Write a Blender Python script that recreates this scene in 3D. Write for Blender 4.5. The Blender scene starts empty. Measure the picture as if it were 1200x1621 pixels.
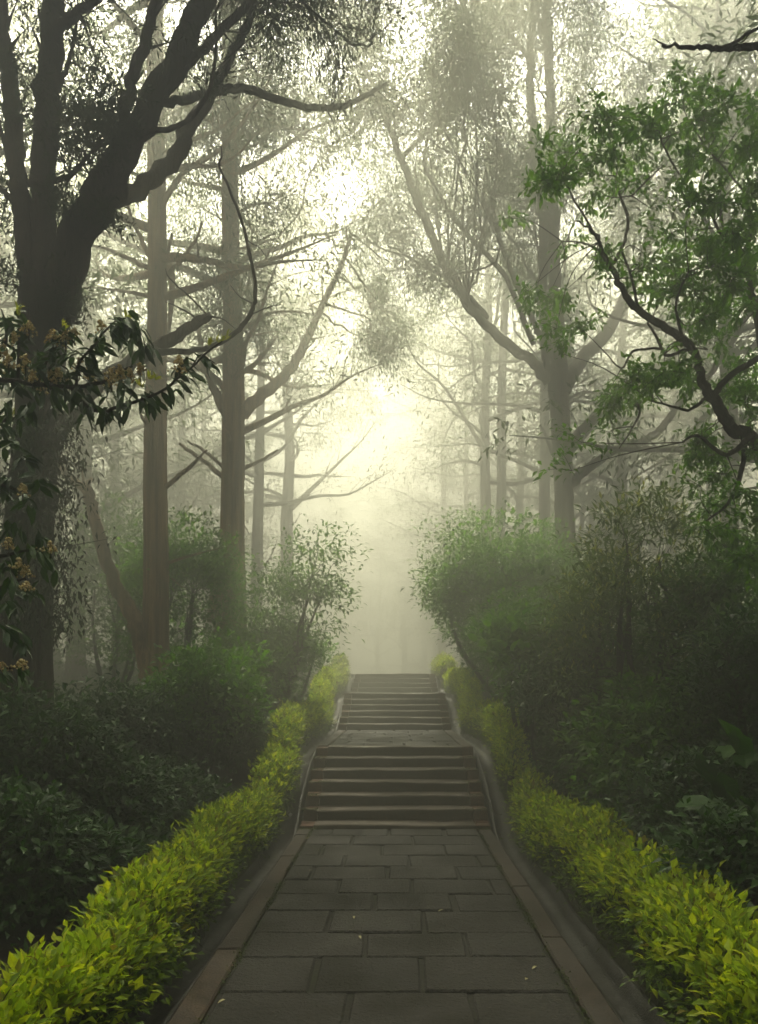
import bpy, math, random
import numpy as np
from math import radians, sin, cos, pi, exp

# ------------------------------------------------------------------ scene / camera
sc = bpy.context.scene
COL = sc.collection
VPX, HY, F, EYE = 625.0, 1088.0, 1150.0, 1.6      # how the photograph's pixels read as metres
RNG = np.random.default_rng(7)
random.seed(7)

def at(px, py, d):
    return np.array([(px - VPX) / F * d, d, EYE + (HY - py) / F * d])

def nrm(v):
    return v / np.maximum(np.linalg.norm(v, axis=-1, keepdims=True), 1e-9)

# ------------------------------------------------------------------ helpers
def link(o, parent=None):
    COL.objects.link(o)
    if parent is not None:
        o.parent = parent
    return o

def tag(o, label=None, cat=None, group=None, kind=None):
    if label: o['label'] = label
    if cat: o['category'] = cat
    if group: o['group'] = group
    if kind: o['kind'] = kind
    return o

def thing(name, label, cat, loc, group=None):
    o = bpy.data.objects.new(name, None)
    o.empty_display_size = 0.2
    o.location = [float(c) for c in loc]
    link(o)
    return tag(o, label, cat, group)

class MB:
    """collects vertices and faces, then links ONE mesh object"""
    def __init__(s):
        s.V = []; s.F = {3: [], 4: []}; s.n = 0; s.M = {3: [], 4: []}
    def add(s, V, F, mi=0):
        V = np.asarray(V, float).reshape(-1, 3)
        F = np.asarray(F, np.int64)
        if len(F) == 0: return
        s.V.append(V); s.F[F.shape[1]].append(F + s.n)
        s.M[F.shape[1]].append(np.full(len(F), mi, np.int32)); s.n += len(V)
    def mesh(s, name, mats, smooth=False, origin=(0, 0, 0)):
        V = np.concatenate(s.V) - np.asarray(origin, float)
        me = bpy.data.meshes.new(name)
        me.vertices.add(len(V)); me.vertices.foreach_set('co', V.astype(np.float32).ravel())
        idx = []; starts = []; mi = []; off = 0
        for k in (3, 4):
            if s.F[k]:
                f = np.concatenate(s.F[k]); idx.append(f.ravel())
                starts.append(off + np.arange(len(f)) * k); off += f.size
                mi.append(np.concatenate(s.M[k]))
        idx = np.concatenate(idx); starts = np.concatenate(starts); mi = np.concatenate(mi)
        me.loops.add(len(idx)); me.loops.foreach_set('vertex_index', idx.astype(np.int32))
        me.polygons.add(len(starts)); me.polygons.foreach_set('loop_start', starts.astype(np.int32))
        me.polygons.foreach_set('material_index', mi)
        me.polygons.foreach_set('use_smooth', np.full(len(starts), smooth, bool))
        me.update(calc_edges=True)
        for m in (mats if isinstance(mats, (list, tuple)) else [mats]):
            me.materials.append(m)
        return me
    def build(s, name, mats, parent=None, smooth=False):
        org = parent_origin(parent)
        return link(bpy.data.objects.new(name, s.mesh(name, mats, smooth, org)), parent)

def parent_origin(p):
    o = np.zeros(3)
    while p is not None:
        o = o + np.array(p.location); p = p.parent
    return o

def box(mb, x0, x1, y0, y1, z0, z1, ch=0.0, mi=0, jit=0.0):
    """a block with a chamfered upper edge"""
    if ch <= 0:
        V = [(x0,y0,z0),(x1,y0,z0),(x1,y1,z0),(x0,y1,z0),(x0,y0,z1),(x1,y0,z1),(x1,y1,z1),(x0,y1,z1)]
        mb.add(V, [(0,3,2,1),(4,5,6,7),(0,1,5,4),(1,2,6,5),(2,3,7,6),(3,0,4,7)], mi); return
    j = lambda: random.uniform(-jit, jit)
    zt = [j() * .4 for _ in range(4)]
    cs = [(x0+j(), y0+j()), (x1+j(), y0+j()), (x1+j(), y1+j()), (x0+j(), y1+j())]
    sg = [(1, 1), (-1, 1), (-1, -1), (1, -1)]
    V = [(a, b, z0) for a, b in cs] + [(cs[i][0], cs[i][1], z1 - ch + zt[i]) for i in range(4)] \
      + [(cs[i][0] + sg[i][0]*ch, cs[i][1] + sg[i][1]*ch, z1 + zt[i]) for i in range(4)]
    Fq = [(8,9,10,11)]
    for k in (0, 4):
        for i in range(4):
            a, b = k + i, k + (i+1) % 4
            Fq.append((a, b, b+4, a+4))
    mb.add(V, Fq, mi)

def smoothpath(pts, rad, sub=5):
    """Catmull-Rom through control points"""
    P = np.asarray(pts, float); R = np.asarray(rad, float)
    if len(P) < 3:
        t = np.linspace(0, 1, sub + 1)[:, None]
        return P[0] * (1 - t) + P[1] * t, np.linspace(R[0], R[1], sub + 1)
    E = np.vstack([2*P[0]-P[1], P, 2*P[-1]-P[-2]])
    out = []; ro = []
    for i in range(len(P) - 1):
        p0, p1, p2, p3 = E[i:i+4]
        for k in range(sub):
            t = k / sub
            out.append(.5*((2*p1)+(-p0+p2)*t+(2*p0-5*p1+4*p2-p3)*t*t+(-p0+3*p1-3*p2+p3)*t**3))
            ro.append(R[i]*(1-t)+R[i+1]*t)
    out.append(P[-1]); ro.append(R[-1])
    return np.array(out), np.array(ro)

def tube(mb, P, R, sides=8, rough=0.0, rng=RNG, mi=0, cap=True):
    P = np.asarray(P, float); R = np.asarray(R, float); n = len(P)
    T = nrm(np.gradient(P, axis=0))
    u = np.cross(T[0], [0, 0, 1.0]) if abs(T[0][2]) < .9 else np.cross(T[0], [1.0, 0, 0])
    u = u / np.linalg.norm(u)
    a = np.arange(sides) * 2 * pi / sides
    prof = np.zeros(sides)
    if rough > 0:                       # flutes that run along the trunk
        prof = sum(rng.uniform(.3, 1) / k**.5 * np.sin(k*a + rng.uniform(0, 6.3)) for k in (2, 3, 5, 7, 11))
        prof = prof / max(abs(prof).max(), 1e-6)
    V = np.zeros((n, sides, 3))
    for i in range(n):
        u = u - T[i] * np.dot(u, T[i]); u /= np.linalg.norm(u)
        v = np.cross(T[i], u)
        r = R[i] * (1 + rough * prof + (rough * .35 * rng.normal(size=sides) if rough else 0))
        V[i] = P[i] + np.outer(r*np.cos(a), u) + np.outer(r*np.sin(a), v)
    i = np.arange(n-1)[:, None]; j = np.arange(sides)[None]
    k = (j + 1) % sides
    Fq = np.stack([i*sides+j, i*sides+k, (i+1)*sides+k, (i+1)*sides+j], -1).reshape(-1, 4)
    mb.add(V.reshape(-1, 3), Fq, mi)
    if cap:
        e = V[-1]; c = e.mean(0)
        mb.add(np.vstack([e, c]), [(q, (q+1) % sides, sides) for q in range(sides)], mi)

def leaves(mb, P, D, N, L, W, kind='fold', mi=0):
    P = np.asarray(P, float); n = len(P)
    if n == 0: return
    D = nrm(np.asarray(D, float)); S = nrm(np.cross(D, N)); N = np.cross(S, D)
    L = np.broadcast_to(np.asarray(L, float), (n,))[:, None]; W = np.broadcast_to(np.asarray(W, float), (n,))[:, None]
    if kind == 'quad':
        V = np.stack([P, P + D*L*.45 + S*W*.5, P + D*L - N*L*.08, P + D*L*.45 - S*W*.5], 1)
        Fq = np.arange(n)[:, None]*4 + np.array([0, 1, 2, 3]); mb.add(V, Fq, mi); return
    if kind == 'fold':
        m = P + D*L*.45
        V = np.stack([P, m - S*W*.5 + N*W*.16, m, m + S*W*.5 + N*W*.16, P + D*L - N*L*.13], 1)
        t = np.array([(0,3,2),(0,2,1),(2,3,4),(2,4,1)])
        mb.add(V, (np.arange(n)[:, None, None]*5 + t).reshape(-1, 3), mi); return
    # 'long': petiole end, two stations, tip; a real bent blade
    m1 = P + D*L*.3 - N*L*.01; m2 = P + D*L*.66 - N*L*.08
    V = np.stack([P, m1 - S*W*.43 + N*W*.14, m1, m1 + S*W*.43 + N*W*.14,
                  m2 - S*W*.42 + N*W*.10, m2, m2 + S*W*.42 + N*W*.10, P + D*L*.99 - N*L*.22], 1)
    t = np.array([(0,3,2),(0,2,1),(5,6,7),(5,7,4)]); q = np.array([(2,3,6,5),(1,2,5,4)])
    base = np.arange(n)[:, None, None]*8
    nv = mb.n
    mb.V.append(V.reshape(-1, 3)); mb.n += n*8
    mb.F[3].append((base + t).reshape(-1, 3) + nv); mb.M[3].append(np.full(n*4, mi, np.int32))
    mb.F[4].append((base + q).reshape(-1, 4) + nv); mb.M[4].append(np.full(n*2, mi, np.int32))

# ------------------------------------------------------------------ materials
def nt_new(name):
    m = bpy.data.materials.new(name); m.use_nodes = True
    nt = m.node_tree; nt.nodes.clear()
    out = nt.nodes.new('ShaderNodeOutputMaterial')
    return m, nt, out

def ramp(nt, fac, stops):
    r = nt.nodes.new('ShaderNodeValToRGB'); e = r.color_ramp.elements
    while len(e) < len(stops): e.new(.5)
    for i, (p, c) in enumerate(stops):
        e[i].position = p; e[i].color = (*c, 1)
    nt.links.new(fac, r.inputs[0]); return r.outputs[0]

def noise(nt, vec, scale, detail=6, rough=.6):
    n = nt.nodes.new('ShaderNodeTexNoise'); n.inputs['Scale'].default_value = scale
    n.inputs['Detail'].default_value = detail; n.inputs['Roughness'].default_value = rough
    nt.links.new(vec, n.inputs['Vector']); return n.outputs['Fac']

def mixc(nt, f, a, b):
    m = nt.nodes.new('ShaderNodeMix'); m.data_type = 'RGBA'
    for sock, v in ((m.inputs[0], f), (m.inputs[6], a), (m.inputs[7], b)):
        if hasattr(v, 'links'): nt.links.new(v, sock)
        elif isinstance(v, (int, float)): sock.default_value = v
        else: sock.default_value = (*v, 1)
    return m.outputs[2]

def mapping(nt, scale):
    tc = nt.nodes.new('ShaderNodeTexCoord'); mp = nt.nodes.new('ShaderNodeMapping')
    mp.inputs['Scale'].default_value = scale
    nt.links.new(tc.outputs['Object'], mp.inputs[0]); return mp.outputs[0]

def bump(nt, h, strength, dist):
    b = nt.nodes.new('ShaderNodeBump'); b.inputs['Strength'].default_value = strength
    b.inputs['Distance'].default_value = dist
    nt.links.new(h, b.inputs['Height']); return b.outputs[0]

def leaf_mat(name, cols, trans=.35, tcol=(1.25, 1.35, .6), rough=.45, spec=.4):
    m, nt, out = nt_new(name)
    g = nt.nodes.new('ShaderNodeNewGeometry')
    k = len(cols)
    c = ramp(nt, g.outputs['Random Per Island'], [(i/(k-1), q) for i, q in enumerate(cols)])
    p = nt.nodes.new('ShaderNodeBsdfPrincipled'); p.inputs['Roughness'].default_value = rough
    p.inputs['Specular IOR Level'].default_value = spec
    nt.links.new(c, p.inputs['Base Color'])
    t = nt.nodes.new('ShaderNodeBsdfTranslucent')
    mul = nt.nodes.new('ShaderNodeMix'); mul.data_type = 'RGBA'; mul.blend_type = 'MULTIPLY'
    mul.inputs[0].default_value = 1; nt.links.new(c, mul.inputs[6]); mul.inputs[7].default_value = (*tcol, 1)
    nt.links.new(mul.outputs[2], t.inputs[0])
    mx = nt.nodes.new('ShaderNodeMixShader'); mx.inputs[0].default_value = trans
    nt.links.new(p.outputs[0], mx.inputs[1]); nt.links.new(t.outputs[0], mx.inputs[2])
    nt.links.new(mx.outputs[0], out.inputs[0]); return m

def bark_mat(name, dark, mid, light, moss=None, scale=14, stretch=.09, mossamt=.5):
    m, nt, out = nt_new(name)
    v = mapping(nt, (1, 1, stretch)); v2 = mapping(nt, (1, 1, .5))
    n1 = noise(nt, v, scale, 8, .65); n2 = noise(nt, v2, 2.2, 4, .55); n3 = noise(nt, mapping(nt, (1, 1, .35)), scale*3.2, 5, .6)
    c = ramp(nt, n1, [(.38, dark), (.5, mid), (.62, light)])
    c = mixc(nt, ramp(nt, n3, [(.35, (.0,)*3), (.75, (.35,)*3)]), c, mid)
    if moss:
        f = ramp(nt, n2, [(.5 - .2*mossamt, (0, 0, 0)), (.75 - .2*mossamt, (.8,)*3)])
        c = mixc(nt, f, c, moss)
    p = nt.nodes.new('ShaderNodeBsdfPrincipled'); p.inputs['Roughness'].default_value = .85
    p.inputs['Specular IOR Level'].default_value = .25
    nt.links.new(c, p.inputs['Base Color'])
    ad = nt.nodes.new('ShaderNodeMath'); ad.operation = 'MULTIPLY_ADD'; ad.inputs[1].default_value = .4
    nt.links.new(n3, ad.inputs[0]); nt.links.new(n1, ad.inputs[2])
    nt.links.new(bump(nt, ad.outputs[0], 1.0, .06), p.inputs['Normal'])
    nt.links.new(p.outputs[0], out.inputs[0]); return m

def stone_mat(name, dark, mid, light, stain=None, rough=(.55, .9), scale=9, islands=True, bumpd=.006, stainamt=.5, fine=90):
    m, nt, out = nt_new(name)
    v = mapping(nt, (1, 1, 1))
    n1 = noise(nt, v, scale, 8, .68); n2 = noise(nt, v, 1.7, 6, .6); n3 = noise(nt, v, fine, 3, .6)
    c = ramp(nt, n1, [(.32, dark), (.52, mid), (.74, light)])
    if islands:
        g = nt.nodes.new('ShaderNodeNewGeometry')
        k = ramp(nt, g.outputs['Random Per Island'], [(0, (.62,)*3), (.5, (.95,)*3), (1, (1.3,)*3)])
        mul = nt.nodes.new('ShaderNodeMix'); mul.data_type = 'RGBA'; mul.blend_type = 'MULTIPLY'; mul.inputs[0].default_value = 1
        nt.links.new(c, mul.inputs[6]); nt.links.new(k, mul.inputs[7]); c = mul.outputs[2]
    fl = ramp(nt, n3, [(.3, (.4,)*3), (.5, (1.0,)*3), (.7, (2.1,)*3)])
    mu = nt.nodes.new('ShaderNodeMix'); mu.data_type = 'RGBA'; mu.blend_type = 'MULTIPLY'; mu.inputs[0].default_value = 1
    nt.links.new(c, mu.inputs[6]); nt.links.new(fl, mu.inputs[7]); c = mu.outputs[2]
    if stain:
        f = ramp(nt, n2, [(.6 - .25*stainamt, (0, 0, 0)), (.8 - .25*stainamt, (.85,)*3)])
        c = mixc(nt, f, c, stain)
    p = nt.nodes.new('ShaderNodeBsdfPrincipled')
    nt.links.new(c, p.inputs['Base Color'])
    nt.links.new(ramp(nt, n2, [(.35, (rough[0],)*3), (.65, (rough[1],)*3)]), p.inputs['Roughness'])
    ad = nt.nodes.new('ShaderNodeMath'); ad.operation = 'MULTIPLY_ADD'; ad.inputs[1].default_value = .5
    nt.links.new(n3, ad.inputs[0]); nt.links.new(n1, ad.inputs[2])
    nt.links.new(bump(nt, ad.outputs[0], 1.0, bumpd*1.8), p.inputs['Normal'])
    nt.links.new(p.outputs[0], out.inputs[0]); return m

M = {}
M['flag'] = stone_mat('wet flagstone', (.006, .005, .004), (.016, .013, .010), (.042, .034, .025), (.012, .011, .004), (.5, .9), 26, True, .016, .5, 60)
M['mortar'] = stone_mat('dark earth joint', (.008, .007, .005), (.014, .012, .008), (.028, .026, .014), (.02, .026, .008), (.8, .95), 20, False, .01)
M['kerb'] = stone_mat('brown kerb concrete', (.016, .009, .005), (.036, .021, .012), (.07, .043, .024), (.016, .016, .006), (.6, .9), 7, True, .008, .45)
M['step'] = stone_mat('weathered brown step stone', (.038, .024, .014), (.068, .045, .027), (.11, .077, .047), (.03, .022, .011), (.45, .85), 8, True, .006, .45)
M['riser'] = stone_mat('stained riser stone', (.03, .017, .009), (.058, .034, .018), (.10, .062, .034), (.026, .022, .010), (.6, .9), 9, True, .008, .45)
M['brick'] = stone_mat('old red brick', (.06, .025, .013), (.12, .05, .026), (.19, .09, .048), (.045, .038, .017), (.7, .95), 16, True, .008, .4)
M['drain'] = stone_mat('wet grey drain concrete', (.006, .0055, .0045), (.016, .015, .013), (.034, .032, .028), (.012, .011, .004), (.24, .75), 15, False, .008, .6)
M['soil'] = stone_mat('mossy forest soil', (.012, .009, .005), (.026, .02, .011), (.045, .036, .02), (.02, .03, .008), (.8, .97), 5, False, .03, .75, 40)
M['bark_cedar'] = bark_mat('dark cedar bark', (.022, .017, .013), (.055, .043, .033), (.10, .08, .06), (.05, .06, .025), 16, .06, .25)
M['bark_pale'] = bark_mat('pale stringy bark', (.11, .06, .028), (.32, .2, .1), (.5, .35, .2), (.10, .11, .045), 15, .05, .15)
M['bark_grey'] = bark_mat('grey brown bark', (.04, .034, .027), (.10, .085, .065), (.18, .15, .115), (.06, .075, .03), 13, .08, .35)
M['twig'] = bark_mat('dark twig bark', (.018, .014, .01), (.04, .03, .022), (.075, .06, .042), None, 40, .3)
M['needle'] = leaf_mat('cedar spray', [(.018, .034, .013), (.036, .06, .022), (.06, .085, .03)], .25, (1.1, 1.2, .6), .6, .2)
M['canopy'] = leaf_mat('canopy foliage', [(.03, .06, .018), (.05, .09, .026), (.085, .13, .036)], .35, (1.2, 1.3, .55), .6, .2)
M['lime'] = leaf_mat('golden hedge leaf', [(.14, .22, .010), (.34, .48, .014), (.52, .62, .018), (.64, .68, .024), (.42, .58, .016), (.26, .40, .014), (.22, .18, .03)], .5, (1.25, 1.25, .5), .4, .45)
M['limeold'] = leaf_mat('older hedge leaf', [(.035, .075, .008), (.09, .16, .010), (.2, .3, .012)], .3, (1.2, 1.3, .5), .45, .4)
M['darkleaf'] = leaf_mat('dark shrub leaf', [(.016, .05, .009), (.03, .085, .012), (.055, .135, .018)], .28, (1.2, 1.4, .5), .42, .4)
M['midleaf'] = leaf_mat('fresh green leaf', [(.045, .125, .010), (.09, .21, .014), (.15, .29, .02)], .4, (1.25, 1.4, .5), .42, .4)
M['brightleaf'] = leaf_mat('sunlit green leaf', [(.05, .14, .010), (.11, .25, .016), (.18, .35, .026)], .5, (1.3, 1.45, .5), .42, .4)
M['oliveleaf'] = leaf_mat('olive shrub leaf', [(.07, .13, .018), (.12, .2, .025), (.18, .27, .032)], .35, (1.2, 1.3, .5), .42, .4)
M['leafytree'] = leaf_mat('fresh tree leaf', [(.06, .16, .012), (.11, .25, .018), (.19, .35, .03)], .55, (1.25, 1.4, .5), .42, .4)
M['tipleaf'] = leaf_mat('yellow young leaf', [(.34, .38, .06), (.5, .5, .10), (.42, .48, .06)], .45, (1.2, 1.2, .6), .45, .4)
M['glossleaf'] = leaf_mat('glossy loquat leaf', [(.018, .05, .014), (.032, .08, .02), (.06, .12, .028)], .2, (1.4, 1.6, .5), .28, .6)
M['flower'] = leaf_mat('cream blossom', [(.55, .42, .18), (.75, .62, .32), (.85, .76, .5)], .3, (1.1, 1.0, .8), .6, .2)
M['grass'] = leaf_mat('bank grass', [(.025, .045, .01), (.05, .08, .014), (.09, .12, .02)], .3, (1.2, 1.3, .5), .5, .3)
M['litter'] = leaf_mat('fallen yellow leaf', [(.42, .36, .08), (.6, .55, .25), (.55, .5, .4)], .2, (1, 1, .7), .5, .3)

# ------------------------------------------------------------------ ground profile
PY = np.array([-80, 8.05, 10.0, 13.9, 15.9, 18.2, 20.0, 26, 60, 140])
PZ = np.array([0, 0, .78, .80, 1.47, 1.50, 1.97, 2.05, 2.6, 3.6])
def prof(y): return np.interp(y, PY, PZ)
def sprof(y):
    o = np.linspace(-1.6, 1.6, 9); return sum(prof(np.asarray(y) + q) for q in o) / 9
def ground(x, y):
    x = np.asarray(x, float); y = np.asarray(y, float)
    w = np.clip((np.abs(x) - 2.0) / 1.5, 0, 1)
    z = prof(y) * (1-w) + sprof(y) * w
    far = np.clip((np.abs(x) - 2.2) / 3, 0, 1)
    z = z + far * (.12*np.sin(x*1.3 + 1) * np.cos(y*.9) + .10*np.sin(x*.45 - y*.37))
    z = z + np.clip((np.abs(x) - 1.5)*3, 0, 1) * .025*np.sin(x*5.1)*np.sin(y*4.3)
    return z

# ground sheet
def axis(*seg):
    return np.unique(np.round(np.concatenate([np.arange(a, b + 1e-6, s) for a, b, s in seg]), 4))
xh = axis((0, 1.28, .32), (1.36, 2.4, .08), (2.6, 8, .3), (9, 20, 1.0), (24, 90, 6))
xs = np.concatenate([-xh[::-1][:-1], xh])
ys = axis((-40, -4, 4), (-3, 24, .2), (25, 45, 1), (50, 120, 5))
X, Y = np.meshgrid(xs, ys)
Z = ground(X, Y)
inner = np.abs(X) < 1.33
Z = np.where(inner & (Y < 22.2), prof(Y) - .5, Z)
Z = np.where((~inner) & (np.abs(X) < 1.8), Z + .012*np.sin(Y*7 + X*9), Z)
nx, ny = len(xs), len(ys)
i = np.arange(ny-1)[:, None]; j = np.arange(nx-1)[None]
Fg = np.stack([i*nx+j, i*nx+j+1, (i+1)*nx+j+1, (i+1)*nx+j], -1).reshape(-1, 4)
mb = MB(); mb.add(np.stack([X, Y, Z], -1), Fg)
tag(mb.build('ground', M['soil'], smooth=True), kind='structure')

# ------------------------------------------------------------------ path, kerbs, steps, drains
FW = .925       # half width of the flags
KW = 1.085      # outer edge of the kerb strip
def flags(mb, y0, y1, z, first_off, depth=.46):
    y = y0; row = 0
    while y < y1 - .05:
        dp = depth * random.uniform(.9, 1.1)
        if y + dp > y1 - .18: dp = y1 - y
        off = (first_off if row % 2 else first_off + .31) + random.uniform(-.07, .07)
        cuts = [-FW]
        q = -FW + (off % .62)
        while q < FW - .14:
            if q - cuts[-1] > .16: cuts.append(q)
            q += .62 * random.uniform(.92, 1.08)
        cuts.append(FW)
        for a, b in zip(cuts[:-1], cuts[1:]):
            g = random.uniform(.006, .02)
            box(mb, a + (g if a > -FW else .01), b - (g if b < FW else random.uniform(.004, .02)), y + random.uniform(.004, .008), y + dp - random.uniform(.004, .008),
                z - .06, z + random.uniform(-.007, .005), .011, 0, .008)
        y += dp; row += 1
S1, L1 = 8.2, 10.0
mb = MB()
flags(mb, -2.5, S1, 0.0, .18)
box(mb, -FW-.005, FW+.005, -2.5, S1+.1, -.3, -.016, 0, 1)
flags(mb, 10.18, 13.9, .78, .2)
box(mb, -KW, KW, 10.02, 14.0, .45, .762, 0, 1)
flags(mb, 16.16, 18.2, 1.47, .3)
box(mb, -KW, KW, 15.92, 18.3, 1.15, 1.452, 0, 1)
flags(mb, 20.16, 24.5, 1.965, .1)
box(mb, -KW, KW, 19.94, 24.6, 1.6, 1.947, 0, 1)
tag(mb.build('path', [M['flag'], M['mortar']]), kind='structure')

mb = MB()
for s in (-1, 1):
    for (a, b, z) in ((-2.5, S1, .004), (10.18, 13.9, .785), (16.16, 18.2, 1.475), (20.16, 24.5, 1.97)):
        y = a
        while y < b - .02:
            ln = min(random.uniform(.9, 1.5), b - y)
            if b - y - ln < .3: ln = b - y
            x0, x1 = sorted((s*(FW + .012), s*KW))
            box(mb, x0, x1, y + .003, y + ln - .003, z - .25, z + random.uniform(-.004, .006), .012, 0, .006)
            y += ln
tag(mb.build('kerb', M['kerb']), kind='structure')

def flight(y0, z0, rises, run, label):
    root = thing('stone_steps', label, 'steps', (0, y0, z0))
    z = z0; y = y0
    for k, r in enumerate(rises):
        z += r
        last = k == len(rises) - 1
        hw = FW - .005 + random.uniform(-.01, .01)
        st = MB()
        dep = .20 if last else run + .03
        # riser block, then the tread slab with its nosing standing proud of it
        box(st, -hw + .01, hw - .01, y + .018, y + run - .01, z - r - .06, z - .042, 0, 1)
        nseg = 9                                             # the worn nosing is not a ruler line
        xs_ = np.linspace(-hw, hw, nseg + 1)
        wv = np.cumsum(np.random.default_rng(k*7 + int(y0*10)).normal(0, .0045, nseg + 1)); wv -= wv.mean()
        V = []; Fq = []
        for q in range(nseg + 1):
            dz = wv[q]; dy = wv[(q*3) % (nseg+1)]
            V += [(xs_[q], y + dy, z - .04), (xs_[q], y + dy, z - .012 + dz), (xs_[q], y + .012 + dy, z + dz), (xs_[q], y + dep, z + .002 + dz*.3), (xs_[q], y + dep, z - .04)]
        for q in range(nseg):
            a = q*5; b = a + 5
            for e in range(5):
                f = (e + 1) % 5
                Fq.append((a+e, b+e, b+f, a+f))
        st.add(V, Fq, 0)
        st.add([V[e] for e in range(5)], [(0, 1, 2), (0, 2, 3)], 0) if False else None
        o = st.build('step', [M['step'], M['riser']], root)
        for s in (-1, 1):
            bm_ = MB()
            x0, x1 = sorted((s*(hw + .004), s*KW))
            nb = 2
            for q in range(nb):
                ya = y + .012 + q*(dep - .014)/nb
                box(bm_, x0 + random.uniform(0, .012), x1, ya + .004, ya + (dep - .014)/nb - .004, z - r - .06, z + random.uniform(-.012, .004), .008, 0, .006)
            bm_.build('brick_end', M['brick'], o)
        y += run
    return root
flight(8.2, 0.0, [.045] + [.1225]*6, .30, 'lowest flight of seven worn brown stone steps rising from the flagged path')
flight(13.9, .78, [.115]*6, .333, 'middle flight of brown stone steps behind the small paved landing')
flight(18.2, 1.47, [.124]*4, .45, 'topmost short flight of stone steps fading into the mist')

def channel(s, label):
    """half round gutter that follows the slope beside path and steps"""
    root = thing('drain_channel', label, 'drain', (s*1.22, 0, 0))
    yy = np.arange(-2.5, 22.01, .1)
    cx = s * (1.215 + .012*np.sin(yy*.7 + s) + .03*np.exp(-((yy-9)/1.2)**2) + .01*np.sin(yy*2.3))
    zz = np.array([np.mean([prof(q + e) for e in (-.3, 0, .3)]) for q in yy])
    w, dp, th = .098, .10, .024
    a = np.linspace(-1, 1, 11)
    prof_in = [(w*q, -dp*math.sqrt(max(0, 1 - q*q))**.9) for q in a]
    sec = [(-w - th, -.2), (-w - th, .022)] + [(-w, .010)] + prof_in[1:-1] + [(w, .010), (w + th, .012), (w + th, -.2)]
    sec = np.array(sec); k = len(sec)
    V = np.zeros((len(yy), k, 3))
    wob = np.random.default_rng(3 + s).normal(0, .003, (len(yy), 1))
    V[:, :, 0] = cx[:, None] + sec[None, :, 0] + wob; V[:, :, 1] = yy[:, None]
    V[:, :, 2] = zz[:, None] + sec[None, :, 1] - .05 + wob*.6
    i = np.arange(len(yy)-1)[:, None]; j = np.arange(k-1)[None]
    Fq = np.stack([i*k+j, i*k+j+1, (i+1)*k+j+1, (i+1)*k+j], -1).reshape(-1, 4)
    mb = MB(); mb.add(V.reshape(-1, 3), Fq); mb.build('gutter', M['drain'], root, True)
channel(-1, 'wet half-round concrete gutter between the path and the long unbroken hedge')
channel(1, 'wet half-round concrete gutter on the side of the hedge that has a gap')

# ------------------------------------------------------------------ foliage makers
def rdir(n, rng):
    return nrm(rng.normal(size=(n, 3)))

def clumps_to_leaves(mb, C, out, m, cr, L, W, kind, rng, flat=.55, droop=.15, mi=0, spread=.8):
    """m leaves in a clump round every centre C, each pointing along out and sideways"""
    n = len(C)
    if n == 0: return
    P = np.repeat(C, m, 0); O = np.repeat(out, m, 0)
    off = rng.normal(size=P.shape) * cr; off[:, 2] *= flat
    D = nrm(O*.6 + rdir(len(P), rng)*spread + off/cr*.25 + np.array([0, 0, -droop]))
    N = nrm(np.array([0, 0, 1.0]) + rdir(len(P), rng)*.55 + O*.25)
    s = rng.uniform(.65, 1.25, len(P))
    leaves(mb, P + off, D, N, L*s, W*s*rng.uniform(.85, 1.15, len(P)), kind, mi)

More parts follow.
